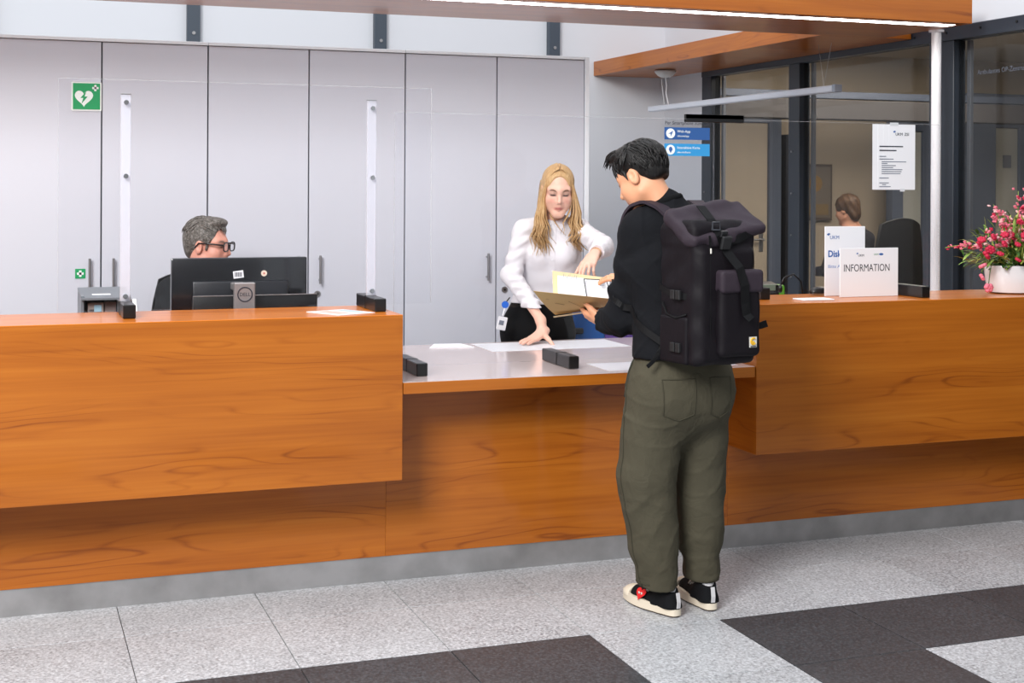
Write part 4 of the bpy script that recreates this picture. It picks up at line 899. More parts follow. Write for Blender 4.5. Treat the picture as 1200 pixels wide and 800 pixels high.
# ---------------------------------------------------------------- low canvas shoes
M_canvas = cloth('black_canvas', (16, 17, 20), .85, 1200, .2); M_cream = mat('cream_rubber', (222, 210, 190), .55); M_sole = mat('brown_outsole', (60, 46, 36), .8); M_lace = cloth('white_lace', (226, 222, 214), .8, 900, .2); M_sock = cloth('white_sock', (232, 230, 234), .85, 600, .3)
def shoe(heel, toe, heart, label):
    heel, toe = V3(*heel, 0), V3(*toe, 0); d = nz(toe-heel); R = frame(d); Lh = np.linalg.norm(toe-heel)
    P = lambda x, y, z: heel+R@np.array((x, y, z))
    def outline(grow, z0, z1, name, m, par):
        pts = []
        for i in range(44):
            a = 2*math.pi*i/44; s, c = math.sin(a), math.cos(a); y = .145-.145*c; wd = .036+.012*math.sin(max(0, min(1, (y-.08)/.2))*math.pi)-.004*(y < .06)
            rnd_ = min(1, abs(s)**.55); pts.append((math.copysign(rnd_, s)*(wd+grow), .145-(.145+grow)*c))
        mb = MB(); A = [[mb.bm.verts.new(tuple(P(x, y, z))) for x, y in pts] for z in (z0, (z0+z1)/2, z1)]; n = len(pts)
        for U, W_ in zip(A, A[1:]):
            for i in range(n): mb.bm.faces.new((U[i], U[(i+1) % n], W_[(i+1) % n], W_[i]))
        mb.bm.faces.new(A[0][::-1]); mb.bm.faces.new(A[-1]); return mb.build(name, m, par, angle=50)
    lo, hi = np.minimum(heel, toe)-.09, np.maximum(heel, toe)+.09; hi[2] = .16; lo[2] = 0
    G = Field(lo, hi, .003); pr = [(.032, .046, .034), (.09, .048, .034), (.15, .043, .037), (.20, .034, .037), (.235, .030, .031)]
    for (y0, z0, w0), (y1, z1, w1) in zip(pr, pr[1:]): G.op(cone(P(0, y0, .030), P(0, y1, .030), w0, w1, flat=((0, 0, 1), .95)), .02)
    G.op(cone(P(0, .035, .03), P(0, .045, .085), .038, .034, flat=(R[:, 0], .92)), .02); G.op(cone(P(0, .10, .04), P(0, .075, .075), .036, .034), .03)
    G.op(cone(P(0, .030, .115), P(0, .115, .094), .032, .030), .008, 's'); G.op(cone(P(0, .05, .055), P(0, .06, .13), .027, .030), .006, 's')
    G.cut((0, 0, .028), (0, 0, -1)); t = G.build('shoe', M_canvas, cu); t['label'] = label
    outline(.002, .0005, .006, 'outsole', M_sole, t); outline(.006, .006, .037, 'rubber_side_wall', M_cream, t)
    G = Field(lo, hi, .003); G.op(ell(P(0, .228, .032), (.0475, .064, .030), R), .01); G.cut((0, 0, .02), (0, 0, -1)); G.cut(P(0, .226, 0), -d); G.build('toe_cap', M_cream, t)
    for i, y in enumerate((.115, .135, .155, .175, .195)):
        z = .083-.0062*i*1.35; MB().tube([tuple(P(-.026, y, z-.013)), tuple(P(-.012, y+.004, z-.001)), tuple(P(.012, y-.004, z-.001)), tuple(P(.026, y, z-.013))], .0035, 6).build('lace', M_lace, t, True)
    MB().tube([tuple(P(-.004, .11, .088)), tuple(P(-.03, .115, .088)), tuple(P(-.034, .135, .068)), tuple(P(-.01, .12, .084))], .003, 6).build('lace_bow', M_lace, t, True)
    MB().ribbon([tuple(P(0, -.0085, .034)), tuple(P(0, -.011, .055)), tuple(P(0, -.004, .088))], tuple(R[:, 0]), .015, .003).build('heel_strip', mat('heel_strip_grey', (200, 198, 200), .7), t)
    if heart:
        hp = []; n0 = -R[:, 0]; ce = P(-.043, .150, .056)
        for i in range(36):
            a = 2*math.pi*i/36; X = 16*math.sin(a)**3; Z = 13*math.cos(a)-5*math.cos(2*a)-2*math.cos(3*a)-math.cos(4*a)
            hp.append(tuple(ce+d*X*.0016+V3(0, 0, 1)*Z*.0014+n0*(.003-.0008*Z)))
        MB().poly(hp, tuple(n0), .0015).build('heart_patch', mat('patch_red', (212, 30, 34), .6), t)
        for dy in (.007, -.007):
            e = ce+d*dy+V3(0, 0, .001)+n0*.0060; MB().ball(tuple(e), (.0045, .0045, .0045)).build('eye_white', M_lace, t, True); MB().ball(tuple(e+n0*.0032), .0022).build('eye_pupil', M_mblack, t, True)
    S = Field(lo, np.array(hi)+[0, 0, .06], .004); S.op(cone(P(0, .050, .04), P(0, .055, .13), .026, .032), .01); S.op(cone(P(0, .05, .05), P(0, .10, .06), .026, .024), .02); S.cut((0, 0, .125), (0, 0, 1)); so = S.build('sock', M_sock, t)
    return t
shoe((2.262, 4.462), (2.200, 4.745), True, 'low black canvas shoe with cream rubber and red heart patch')
shoe((2.415, 4.485), (2.435, 4.775), False, 'low black canvas shoe with grey heel strip and white sock showing')
# ---------------------------------------------------------------- folder
fo_ = thing('paper_folder', (2.16, 5.08, 1.04), 'open manila paper folder held in front of the customer', 'folder')
M_man = mat('manila_card', (206, 172, 118), .75); M_man2 = mat('manila_inside', (226, 202, 158), .75)
S0, S1 = V3(2.035, 5.075, 1.030), V3(2.275, 5.075, 1.052)
N0, N1 = V3(1.885, 4.925, 1.137), V3(2.200, 4.925, 1.101)
B0, B1 = V3(2.094, 5.255, 1.190), V3(2.345, 5.255, 1.156)
def sheet(name, a0, a1, b0, b1, m, par, curl=0, th=.0012, nu=8, nv=6, lift=0):
    mb = MB(); G = []
    nn = nz(np.cross(a1-a0, b0-a0))
    for i in range(nu+1):
        row = []
        for j in range(nv+1):
            s, t = i/nu, j/nv; p = (a0*(1-s)+a1*s)*(1-t)+(b0*(1-s)+b1*s)*t+nn*(curl*math.sin(math.pi*t)*(1-.4*s)+lift); row.append((mb.bm.verts.new(tuple(p+nn*th/2)), mb.bm.verts.new(tuple(p-nn*th/2))))
        G.append(row)
    for i in range(nu):
        for j in range(nv):
            for k in (0, 1):
                f = (G[i][j][k], G[i+1][j][k], G[i+1][j+1][k], G[i][j+1][k]); mb.bm.faces.new(f if k == 0 else f[::-1])
    ed = [G[i][0] for i in range(nu+1)]+[G[nu][j] for j in range(1, nv+1)]+[G[i][nv] for i in range(nu-1, -1, -1)]+[G[0][j] for j in range(nv-1, 0, -1)]
    for A, B in zip(ed, ed[1:]+ed[:1]): mb.bm.faces.new((A[0], B[0], B[1], A[1]))
    return mb.build(name, m, par, True, angle=60)
sheet('front_cover', S0, S1, N0, N1, M_man, fo_, .012)
sheet('back_cover', S0, S1, B0, B1, M_man2, fo_, -.012)
sheet('paper_sheets', S0*.92+S1*.08, S0*.03+S1*.97, B0*.80+S0*.12+B1*.08, B1*.86+S1*.14, M_paper, fo_, -.012, .004, lift=.004)
sheet('lower_flap', S0+V3(-.0, .012, -.012), S1+V3(-.03, .012, -.012), S0+V3(-.02, -.03, -.004), S1+V3(-.03, -.035, .0), M_man2, fo_, .002)
_m = lambda s, t: (S0*(1-s)+S1*s)*(1-t)+(B0*(1-s)+B1*s)*t+V3(0, -.014, .012)
MB().tube([tuple(_m(.55, .30)), tuple(_m(.52, .80)), tuple(_m(.92, .82)), tuple(_m(.97, .42))], .0022, 6).build('metal_clip', M_mblack, fo_, True)
for i in range(5): MB().tube([tuple(_m(.80+i*.018, .62)), tuple(_m(.81+i*.018, .80))], .0012, 4).build('printed_mark', M_greyink, fo_)
for i in range(9): 
    a = .16+.028*i; MB().tube([tuple(_m(a, .80+.03*math.sin(i*2.1))), tuple(_m(a+.012, .86+.03*math.cos(i*1.7)))], .0008, 4).build('pencil_mark', M_greyink, fo_)
for (a, b), (c, e) in (((.18, .62), (.30, .55)), ((.40, .75), (.52, .45)), ((.60, .70), (.66, .50)), ((.10, .80), (.14, .78))):
    f = lambda s, t: (S0*(1-s)+S1*s)*(1-t)+(N0*(1-s)+N1*s)*t+V3(0, -.008, -.010)
    MB().tube([tuple(f(a, b)), tuple(f(c, e))], .0008, 4).build('pencil_mark', mat('pencil', (150, 124, 88), .8), fo_)
# ---------------------------------------------------------------- backpack
bp = thing('backpack', (2.30, 4.32, .93), 'black roll-top backpack with straps and yellow logo label worn on the back', 'backpack')
M_pack = cloth('dark_pack_canvas', (20, 16, 21), .6, 1100, .2, .5, .12, .05); M_pack2 = cloth('pack_canvas_highlit', (52, 44, 52), .6, 1100, .2, .5, .14, .05); M_web = cloth('black_webbing', (16, 16, 18), .6, 1500, .3, 0, .1, 0)  # second canvas is lighter, roll-top highlights are put into its colour
BR = frame(fwdT); BO = V3(2.303, 4.325, 1.17)
BP = lambda u, f_, z: BO+BR@np.array((u, f_, z-1.17))
Bv = lambda *a: tuple(BP(*a))
G = Field((2.08, 4.12, .88), (2.56, 4.52, 1.56), .004)
G.op(rbox(BP(0, .0, 1.165), (.132, .100, .238), .018, BR), .02); G.op(rbox(BP(.0, -.045, 1.13), (.118, .075, .195), .02, BR), .02)
G.op(rbox(BP(-.01, .0, 1.375), (.124, .085, .045), .02, BR), .02)
G.disp(lambda x, y, z: .002*np.sin(30*z+18*x+2*np.sin(20*y))*np.sin(24*y+16*z)+.0014*np.sin(60*z+40*(x+y)))
G.build('main_body', M_pack, bp)
G = Field((2.06, 4.08, 1.28), (2.62, 4.50, 1.56), .004)
tl = BR@np.array(Matrix.Rotation(-.14, 3, 'Y')@Matrix.Rotation(.55, 3, 'X'))
G.op(rbox(BP(.014, -.032, 1.408), (.160, .088, .020), .016, tl), .01); G.op(cone(BP(-.115, .045, 1.425), BP(.095, .035, 1.468), .030, .022), .03)
G.op(cone(BP(-.118, .045, 1.415), BP(-.125, -.06, 1.352), .020, .022), .025); G.op(cone(BP(-.05, -.09, 1.350), BP(.02, -.10, 1.350), .022, .018), .03)
G.op(cone(BP(-.09, -.13, 1.385), BP(-.02, .0, 1.455), .010, .008), .02, 's')
G.disp(lambda x, y, z: .003*np.sin(42*z+34*x+2*np.sin(25*y))*np.sin(30*y+22*x))
rt = G.build('roll_top', M_pack2, bp); rt['label'] = 'greyish black roll top with highlights in its colour'
MB().ribbon([Bv(.0, -.112, 1.345), Bv(.05, -.114, 1.358), Bv(.10, -.104, 1.375), Bv(.155, -.094, 1.396)], BR[:, 2], .026, .006).build('lip_binding', M_web, bp)
tt = BP(.162, -.09, 1.396); MB().tube([tuple(tt+BR@np.array((.012*math.cos(a), 0, .015*math.sin(a)))) for a in np.linspace(0, 2*math.pi, 17)], .005, 6, cap=False).build('side_ring', M_mblack, bp, True)
G = Field((2.15, 4.08, .92), (2.52, 4.30, 1.28), .004); G.op(rbox(BP(.035, -.118, 1.085), (.088, .030, .130), .022, BR), .01); G.disp(lambda x, y, z: .0015*np.sin(40*z+30*x)); G.build('front_pocket', M_pack, bp)
G = Field((2.15, 4.06, 1.10), (2.52, 4.30, 1.30), .0035); G.op(rbox(BP(.035, -.125, 1.213), (.092, .032, .040), .014, BR), .01); G.op(cone(BP(-.06, -.13, 1.175), BP(.13, -.13, 1.175), .010, .010), .01, 's'); G.build('pocket_flap', M_pack2, bp)
sp_ = [Bv(-.045, -.02, 1.468), Bv(-.045, -.075, 1.425), Bv(-.035, -.115, 1.37), Bv(-.012, -.122, 1.315), Bv(.018, -.155, 1.26), Bv(.034, -.164, 1.20), Bv(.040, -.158, 1.14), Bv(.046, -.160, 1.10), Bv(.056, -.172, 1.085)]
MB().ribbon(sp_, BR[:, 0], .036, .003).build('closing_strap', M_web, bp)
def pbox(name, c, hf, m, par, bev=.002, tilt=0):
    R = Matrix([list(r) for r in (BR@np.array([[1, 0, 0], [0, math.cos(tilt), -math.sin(tilt)], [0, math.sin(tilt), math.cos(tilt)]]))]); c = Vector(c); h = Vector(hf)
    return MB().box(c-h, c+h, bev, R).build(name, m, par)
pbox('buckle', Bv(-.022, -.132, 1.345), (.021, .007, .024), M_mblack, bp, .004, .3); pbox('buckle_prong', Bv(-.030, -.130, 1.375), (.015, .006, .012), M_black, bp, .003, .3)
ho = BP(-.050, -.108, 1.400); MB().tube([tuple(ho+BR@np.array((x, -.004, z))) for x, z in ((-.016, -.012), (-.014, .014), (.014, .014), (.017, -.012), (-.016, -.012))], .0035, 6).build('metal_hook', mat('gunmetal', (88, 90, 96), .35, .9), bp)
lb = pbox('logo_label', Bv(.082, -.1495, 1.005), (.016, .001, .018), mat('label_white', (214, 212, 206), .6), bp, 0)
cpt = [tuple(BP(.082+.0105*math.cos(a)*1.0, -.152, 1.008+.0105*math.sin(a))) for a in np.linspace(.9, 5.6, 18)]
MB().tube(cpt, .0032, 6).ball(Bv(.080, -.152, 1.004), (.006, .002, .006)).build('logo_mark', mat('logo_yellow', (226, 176, 40), .6), lb)
pbox('logo_bar', Bv(.082, -.152, .9905), (.012, .0008, .0014), M_ink, lb, 0)
for u, z, L in ((-.085, 1.36, .05), (-.035, 1.085, .05)):
    MB().ribbon([Bv(u, -.123, z+.01), Bv(u+.002, -.126, z-L)], BR[:, 0], .007, .003).build('zip_pull', M_web, bp)
    pbox('zip_tag', Bv(u+.002, -.127, z-L+.008), (.003, .002, .009), M_lace, bp, .001)
MB().tube([Bv(-.035, -.122, 1.16), Bv(-.036, -.124, 1.10), Bv(-.040, -.123, 1.0)], .0018, 5).build('zip_line', M_web, bp)
MB().tube([Bv(-.082, -.118, 1.37), Bv(-.080, -.1215, 1.25), Bv(-.078, -.1215, 1.1), Bv(-.08, -.118, .96)], .0014, 5).build('panel_seam', M_web, bp)
# side pocket, compression straps, dangling ends
MB().tube([Bv(-.136, .075, 1.135), Bv(-.142, .04, 1.095), Bv(-.142, -.01, 1.085), Bv(-.134, -.06, 1.10)], .004, 6).build('side_pocket_rim', M_web, bp, True)
G = Field((2.08, 4.18, .90), (2.30, 4.46, 1.12), .004); G.op(rbox(BP(-.128, .01, 1.01), (.013, .078, .082), .010, BR), .01); G.build('side_pocket', M_pack, bp)
for z, zz in ((1.165, .02), (.985, -.02)):
    MB().ribbon([Bv(-.134, .095, z+zz), Bv(-.139, .03, z+.004), Bv(-.138, -.05, z-.004), Bv(-.120, -.085, z-.008)], BR[:, 2], .022, .003).build('compression_strap', M_web, bp)
    for f_ in (.0, -.03): pbox('ladder_buckle', Bv(-.146, f_, z), (.006, .012, .016), M_mblack, bp, .002)
MB().ribbon([Bv(-.13, .07, .99), Bv(-.145, .085, .955), Bv(-.165, .09, .925), Bv(-.185, .095, .908)], BR[:, 2], .014, .003).build('loose_strap_end', M_web, bp)
MB().ribbon([Bv(.128, -.05, 1.05), Bv(.150, -.062, 1.052), Bv(.175, -.075, 1.05), Bv(.198, -.085, 1.058)], BR[:, 2], .024, .004).build('side_tab', M_web, bp); pbox('side_tab_buckle', Bv(.148, -.06, 1.05), (.012, .008, .014), M_mblack, bp, .003)
MB().ribbon([Bv(.136, .04, 1.30), Bv(.150, .02, 1.22), Bv(.155, .015, 1.16), Bv(.150, .0, 1.11)], BR[:, 1], .018, .003).build('side_strap', M_web, bp)
G = Field((2.1, 4.36, 1.05), (2.5, 4.52, 1.45), .005); G.op(rbox(BP(0, .104, 1.24), (.11, .018, .17), .012, BR), .01); G.build('back_padding', M_pack, bp)
def on_cloth(obj, path, lift):
    t = surf(obj); out = []
    for p in path:
        h = t.find_nearest(Vector(p)); out.append(tuple(h[0]+h[1]*lift))
    return out
def dense(path, n=6):
    out = []
    P = [np.array(path[0])]+[np.array(p) for p in path]+[np.array(path[-1])]
    for i in range(1, len(P)-2):
        for t in np.linspace(0, 1, n, endpoint=False):
            a, b, c, d = P[i-1:i+3]; out.append(.5*((2*b)+(-a+c)*t+(2*a-5*b+4*c-d)*t*t+(-a+3*b-3*c+d)*t**3))
    return out+[P[-1]]
swt = [o for o in cu.children if o.name.startswith('sweatshirt')][0]
for path, wd in (([(2.225, 4.45, 1.43), (2.20, 4.48, 1.46), (2.172, 4.54, 1.47), (2.148, 4.60, 1.45), (2.138, 4.64, 1.40), (2.15, 4.67, 1.30), (2.18, 4.66, 1.18)], (1, .2, 0)), ([(2.365, 4.46, 1.43), (2.375, 4.50, 1.46), (2.38, 4.56, 1.48), (2.385, 4.63, 1.46), (2.39, 4.67, 1.40), (2.39, 4.68, 1.30), (2.38, 4.67, 1.18)], (1, .2, 0))):
    pp = on_cloth(swt, dense(path), .006); MB().ribbon(pp, wd, .062, .011).build('shoulder_strap', M_pack2, bp, True, angle=40)
    st_ = pp[0]; MB().ribbon([st_, Bv(-.06 if st_[0] < 2.3 else .07, .10, 1.40)], wd, .06, .012).build('strap_anchor', M_pack2, bp)
low = on_cloth(swt, dense([(2.17, 4.66, 1.17), (2.10, 4.60, 1.12), (2.09, 4.52, 1.07), (2.13, 4.44, 1.02)]), .004)
MB().ribbon(low+[Bv(-.125, .09, .99)], (0, .3, 1), .024, .003).build('lower_strap', M_web, bp)
# ================================================================ RECEPTIONIST in white blouse
wo = person_root((2.50, 6.42, 0), 'person with long blond hair in a white blouse leaning on the low counter')
WC, WR, WS_ = V3(2.512, 6.238, 1.512), frame((-.262, -.91, -.27), .03), .98
WN = V3(2.512, 6.315, 1.385)
fW = nz((-.28, -.96, 0))
WSR, WER, WWR = V3(2.372, 6.335, 1.325), V3(2.296, 6.292, 1.105), V3(2.366, 6.082, .905)
WSL, WEL, WWL = V3(2.648, 6.285, 1.325), V3(2.662, 6.03, 1.248), V3(2.520, 5.80, 1.228)
WT = [((2.488, 6.42, .84), .165, .66), ((2.495, 6.40, .95), .135, .66), ((2.505, 6.375, 1.05), .120, .68), ((2.51, 6.345, 1.16), .138, .72), ((2.512, 6.33, 1.245), .132, .60), ((2.512, 6.325, 1.285), .098, .58)]
F = Field((2.17, 5.60, .78), (2.76, 6.55, 1.66), .0032)
head_prims(F, WC, WR, WS_, True, WN, .047)
for (a, ra, fa), (b, rb, fb) in zip(WT, WT[1:]): F.op(cone(a, b, ra-.022, rb-.022, flat=(fW, (fa+fb)/2)), .03)
for S_, E_, W_ in ((WSR, WER, WWR), (WSL, WEL, WWL)):
    F.op(cone(WN-V3(0, 0, .03), S_, .035, .036), .03); F.op(cone(S_, E_, .036, .030), .02); F.op(cone(E_, W_, .031, .0215), .02)
hand_prims(F, V3(2.368, 6.062, .850), (-.78, -.50, -.30), (-.25, -.16, .95), -1, .93, ((-.20, .06, .04), (-.20, .06, .04), (-.20, .06, .04), (-.20, .06, .04)), .22, (1.05, .05, .05))
F.op(cone(WWR, V3(2.368, 6.062, .850), .0215, .0235), .02)
hand_prims(F, V3(2.505, 5.785, 1.222), (-.52, -.55, -.42), (-.35, -.42, .83), 1, .93, ((.35, .45, .35), (.25, .35, .3), (.55, .7, .5), (.75, .8, .5)), .05, (.45, .35, .3))
F.build('body', M_skin, wo, skin_cols((234, 186, 164), (200, 116, 110), WC, WR, WS_, lash=((48, 32, 28), 1.2, .0035), brow=((104, 72, 50), 1.0), blush=.35))
M_blond = hairmat('blond_hair', (168, 128, 82), (196, 158, 110), (220, 188, 142), .45, (60, 60, 5))
Pw = lambda *a: WC+WR@(np.array(a)*WS_)
HF = Field((2.28, 6.10, 1.20), (2.74, 6.46, 1.68), .0035)
HF.op(ell(Pw(0, -.020, .040), np.array((.081, .100, .088))*WS_, WR), .01)
HF.op(ell(Pw(0, .112, -.002), np.array((.063, .086, .112))*WS_, WR), .010, 's')
HF.op(ell(Pw(0, -.075, -.05), np.array((.075, .045, .10))*WS_, WR), .04)
HF.op(cone(Pw(0, .08, .115), Pw(0, -.03, .135), .004, .004), .012, 's')
HF.build('hair', M_blond, wo)
rnd = random.Random(5); q = MB()
def fall(p0, p1, p2, p3, r, wave, n=16):
    """a long lock as a waved Bezier"""
    pts = []
    ph = rnd.uniform(-.25, .25)
    for i in range(n):
        t = i/(n-1); b = p0*(1-t)**3+p1*3*t*(1-t)**2+p2*3*t*t*(1-t)+p3*t**3
        b = b+np.array((math.sin(t*13+ph)*wave*max(0, t-.45)*1.6, math.cos(t*12+ph)*wave*max(0, t-.45), 0)); k_ = min(1, max(0, 1.42-b[2])/.10); b = b+np.array((.013*math.sin(b[2]*62+(0 if b[0] < 2.52 else 2.0)), .008*math.cos(b[2]*55), 0))*k_; pts.append(tuple(b))
    q.tube(pts, [r*(.7+.5*math.sin(math.pi*min(1, .15+.85*i/(n-1))))*(1 if i < n-3 else (n-i)/4) for i in range(n)], 5, flat=.6)
for s in (-1, 1):
    for i in range(120):
        u = rnd.random(); dp = rnd.random()
        p0 = Pw(s*.004, .046-.12*u, .118+.008*math.sin(math.pi*min(1, u+.15))); p1 = Pw(s*(.070+.014*dp), .034-.09*u, .098)
        p2 = Pw(s*(.083+.012*rnd.random()), .030-.06*u, -.07); wx = (2.445 if s > 0 else 2.618)
        # the wearer's right side (s > 0) hangs left in the picture
        e = V3((2.432 if s > 0 else 2.617)+rnd.gauss(0, .026), 6.200+.05*u+rnd.gauss(0, .012), 1.225+rnd.uniform(-.03, .07) if s > 0 else 1.245+rnd.uniform(-.03, .07))
        fall(p0, p1, p2, e, rnd.uniform(.0042, .007), .010)
    for i in range(50):
        u = rnd.random(); p0 = Pw(s*.078, -.02-.05*u, .03); p1 = Pw(s*.088, -.01-.05*u, -.04); p2 = Pw(s*.09, .0-.04*u, -.10)
        e = V3((2.430 if s > 0 else 2.618)+rnd.gauss(0, .024), 6.22+rnd.gauss(0, .015), 1.25+rnd.uniform(-.04, .05)); fall(p0, p1, p2, e, .0065, .010)
roots = []
for i in range(150):
    s = rnd.choice((-1, 1)); y = rnd.uniform(-.10, .025); roots.append(((s*.006, y, .12), (s*1.0, -.30, -.1)))
roots = []; locks(q, WC, WR, WS_, roots, .0125, 12, .0062, ccen=(0, -.020, .040), crad=(.083, .102, .090))
q.build('hair_locks', M_blond, wo, True)
# blouse
M_blouse = cloth('white_blouse', (228, 225, 229), .7, 900, .06, .0, .02, .0)
F = Field((2.16, 5.74, .88), (2.80, 6.58, 1.48), .0045)
for i, ((a, ra, fa), (b, rb, fb)) in enumerate(zip(WT, WT[1:])): F.op(cone(a, b, ra+.006, rb+.006, flat=(fW, (fa+fb)/2+.04), wr=(.005, 40, i*1.1)), .045)
for s in (-1, 1):
    cpos = V3(2.512, 6.325, 1.20)+np.array((-.96, .28, 0))*s*-.055+fW*.072; F.op(ell(cpos, (.052, .045, .055)), .05)
for S_, E_, W_, ph in ((WSR, WER, WWR, .3), (WSL, WEL, WWL, 2.)):
    F.op(cone(WN-V3(0, 0, .035), S_-V3(0, 0, .008), .046, .046), .04); F.op(cone(S_-V3(0, 0, .006), E_, .048, .044, wr=(.008, 95, ph)), .03); F.op(cone(E_, E_*.22+W_*.78, .046, .038, wr=(.008, 130, ph+1)), .02)
    F.op(cone(E_*.19+W_*.81, E_*.03+W_*.97, .0375, .0365), .003)
F.op(cone(WN+V3(0, -.006, -.012), WN+V3(0, -.05, .16), .049, .06), .006, 's')
F.cut((0, 0, .958), (0, 0, -1))
for W_, E_ in ((WWR, WER), (WWL, WEL)): F.op(cone(W_, W_+(W_-E_)*.4, .05, .05), .002, 's')
F.disp(lambda x, y, z: .0016*np.sin(48*z-36*x+3*np.sin(24*y+9*z))*np.sin(30*x+24*z+2*np.sin(15*z)))
bl = F.build('blouse', M_blouse, wo)
bt = surf(bl); fr = (float(-fW[0]), float(-fW[1]), 0.)
pl = onsurf([(2.512-.28*.6+.004*math.sin(z*20), 6.325-.96*.6, z) for z in np.linspace(.98, 1.345, 34)], fr, .0025)
MB().ribbon(pl, (.96, -.28, 0), .026, .003).build('button_placket', M_blouse, bl)
for i in range(3, len(pl)-1, 5): MB().cyl(pl[i]+Vector(fr)*-.0015, pl[i]+Vector(fr)*-.0035, .0048, n=12).build('button', M_white, bl)
for s in (-1, 1):      # shirt collar leaves laid on the blouse
    rt = np.array((.96, -.28, 0))*s; lf_ = []
    for dx, z in ((.004, 1.350), (.030, 1.372), (.056, 1.388), (.066, 1.362), (.052, 1.335), (.036, 1.306), (.018, 1.330)):
        o = V3(2.512, 6.325, z)+rt*dx+fW*.5; h = bt.ray_cast(Vector([float(t) for t in o]), Vector(fr))
        p_ = h[0] if h[0] is not None else Vector([float(t) for t in V3(2.512, 6.325, z)+rt*dx+fW*.045]); lf_.append(tuple(p_-Vector(fr)*.004))
    MB().poly(lf_, tuple(-np.array(fr)), .004).build('collar_leaf', M_blouse, bl)
MB().tube([tuple(WN+.053*(math.cos(a)*np.array((.96, -.28, 0))-math.sin(a)*fW)+V3(0, 0, .004+.010*math.sin(a))) for a in np.linspace(-.5, math.pi+.5, 18)], .008, 6, flat=1.8).build('collar_band', M_blouse, bl, True)
MB().tube([tuple(WWL+.026*(math.cos(a)*nz((.6, -.5, .3))+math.sin(a)*nz((-.2, .2, .9)))) for a in np.linspace(0, 2*math.pi, 25)], .003, 6, cap=False).build('wristwatch_band', mat('gold', (190, 150, 110), .3, .7), wo, True)
MB().ball(tuple(Pw(.078, -.002, -.034)), .005).build('earring', M_chrome, wo, True)
# trousers
F = Field((2.24, 6.18, .02), (2.76, 6.68, 1.02), .008)
F.op(cone((2.487, 6.42, .82), (2.495, 6.40, .955), .180, .147, flat=(fW, .70)), .04); F.op(ell((2.487, 6.45, .84), (.165, .12, .12)), .05)
for x in (2.40, 2.575): F.op(cone((x, 6.43, .80), (x, 6.46, .48), .095, .07), .04); F.op(cone((x, 6.46, .48), (x, 6.50, .09), .07, .055), .03)
F.cut((0, 0, .985), (0, 0, 1)); F.cut((0, 0, .07), (0, 0, -1))
F.build('trousers', cloth('black_trousers', (16, 16, 18), .85, 900, .15, .5), wo)
for x in (2.40, 2.575):
    G = Field((x-.08, 6.22, 0), (x+.08, 6.62, .12), .006); G.op(cone((x, 6.52, .045), (x-.02, 6.32, .032), .040, .034, flat=((0, 0, 1), .9)), .02); G.op(cone((x, 6.52, .04), (x, 6.52, .09), .036, .036), .02); G.cut((0, 0, .001), (0, 0, -1)); G.build('shoe', M_mblack, wo)
# badge reel on the belt
bg = thing('id_badge', (2.245, 6.235, .88), 'white identity badge hanging from a blue reel at the belt', 'badge')
bx = V3(2.262, 6.285, .965)
MB().tube([tuple(bx+V3(.03, .02, .03)), tuple(bx+V3(.0, 0, .005))], .003, 6).build('clip', M_mblack, bg)
MB().cyl(tuple(bx+V3(-.004, -.010, 0)), tuple(bx+V3(-.008, -.022, 0)), .017, n=20).build('reel', mat('badge_blue', (30, 98, 200), .35), bg, True, angle=40)
MB().tube([tuple(bx+V3(-.008, -.018, -.015)), tuple(bx+V3(-.020, -.022, -.052))], .004, 6).build('strap', M_white, bg)
b0 = bx+V3(-.026, -.024, -.088); MB().box((-.024+b0[0], b0[1]-.002, b0[2]-.032), (.024+b0[0], b0[1]+.002, b0[2]+.032), .003, Matrix.Rotation(.22, 3, 'Y')).build('card', M_white, bg)
MB().box((-.014+b0[0], b0[1]-.0028, b0[2]-.008), (.010+b0[0], b0[1]-.002, b0[2]+.014), 0, Matrix.Rotation(.22, 3, 'Y')).build('card_photo', M_greyink, bg)
# blue and violet upholstered chair behind her
bc = thing('office_chair', (2.98, 6.62, 0), 'blue and violet upholstered chair standing behind the low counter', 'chair')
Mb1, Mb2 = cloth('blue_fabric', (34, 92, 170), .9, 500, .2), cloth('violet_fabric', (92, 62, 140), .9, 500, .2)
MB().box((2.76, 6.60, .50), (2.93, 6.66, .92), .02, seg=3).build('backrest', Mb1, bc, angle=50); MB().box((2.93, 6.60, .50), (3.16, 6.66, .90), .02, seg=3).build('backrest_panel', Mb2, bc, angle=50)
MB().box((2.74, 6.66, .44), (3.17, 6.91, .50), .02, seg=3).build('seat', Mb1, bc, angle=50)
MB().box((2.715, 6.585, .775), (2.80, 6.61, .805), .006).build('armrest', M_mblack, bc)
for x in (2.76, 3.14):
    for y in (6.63, 6.87): MB().cyl((x, y, 0), (x, y, .45), .012).build('leg', M_alu, bc)
# ================================================================ SEATED CLERK behind the monitor
cl = person_root((.88, 6.5, 0), 'seated person with short grey hair and dark glasses in a dark jacket behind the monitor')
KC, KR, KS = V3(.872, 6.405, 1.258), frame((.84, -.53, -.06), 0), 1.02
KN = V3(.862, 6.435, 1.13); fK = nz((.45, -.89, 0))
KT = [((.86, 6.55, .52), .17, .75), ((.865, 6.53, .70), .165, .72), ((.87, 6.49, .90), .180, .68), ((.872, 6.46, .97), .172, .62), ((.87, 6.45, 1.01), .125, .6)]
KSR, KER, KWR = V3(.715, 6.385, 1.045), V3(.655, 6.20, .83), V3(.80, 6.02, .79)
KSL, KEL, KWL = V3(1.03, 6.49, 1.045), V3(1.13, 6.30, .83), V3(1.02, 6.06, .79)
F = Field((.55, 5.86, .44), (1.26, 6.74, 1.44), .0042)
head_prims(F, KC, KR, KS, False, KN, .060)
for (a, ra, fa), (b, rb, fb) in zip(KT, KT[1:]): F.op(cone(a, b, ra-.03, rb-.03, flat=(fK, (fa+fb)/2)), .03)
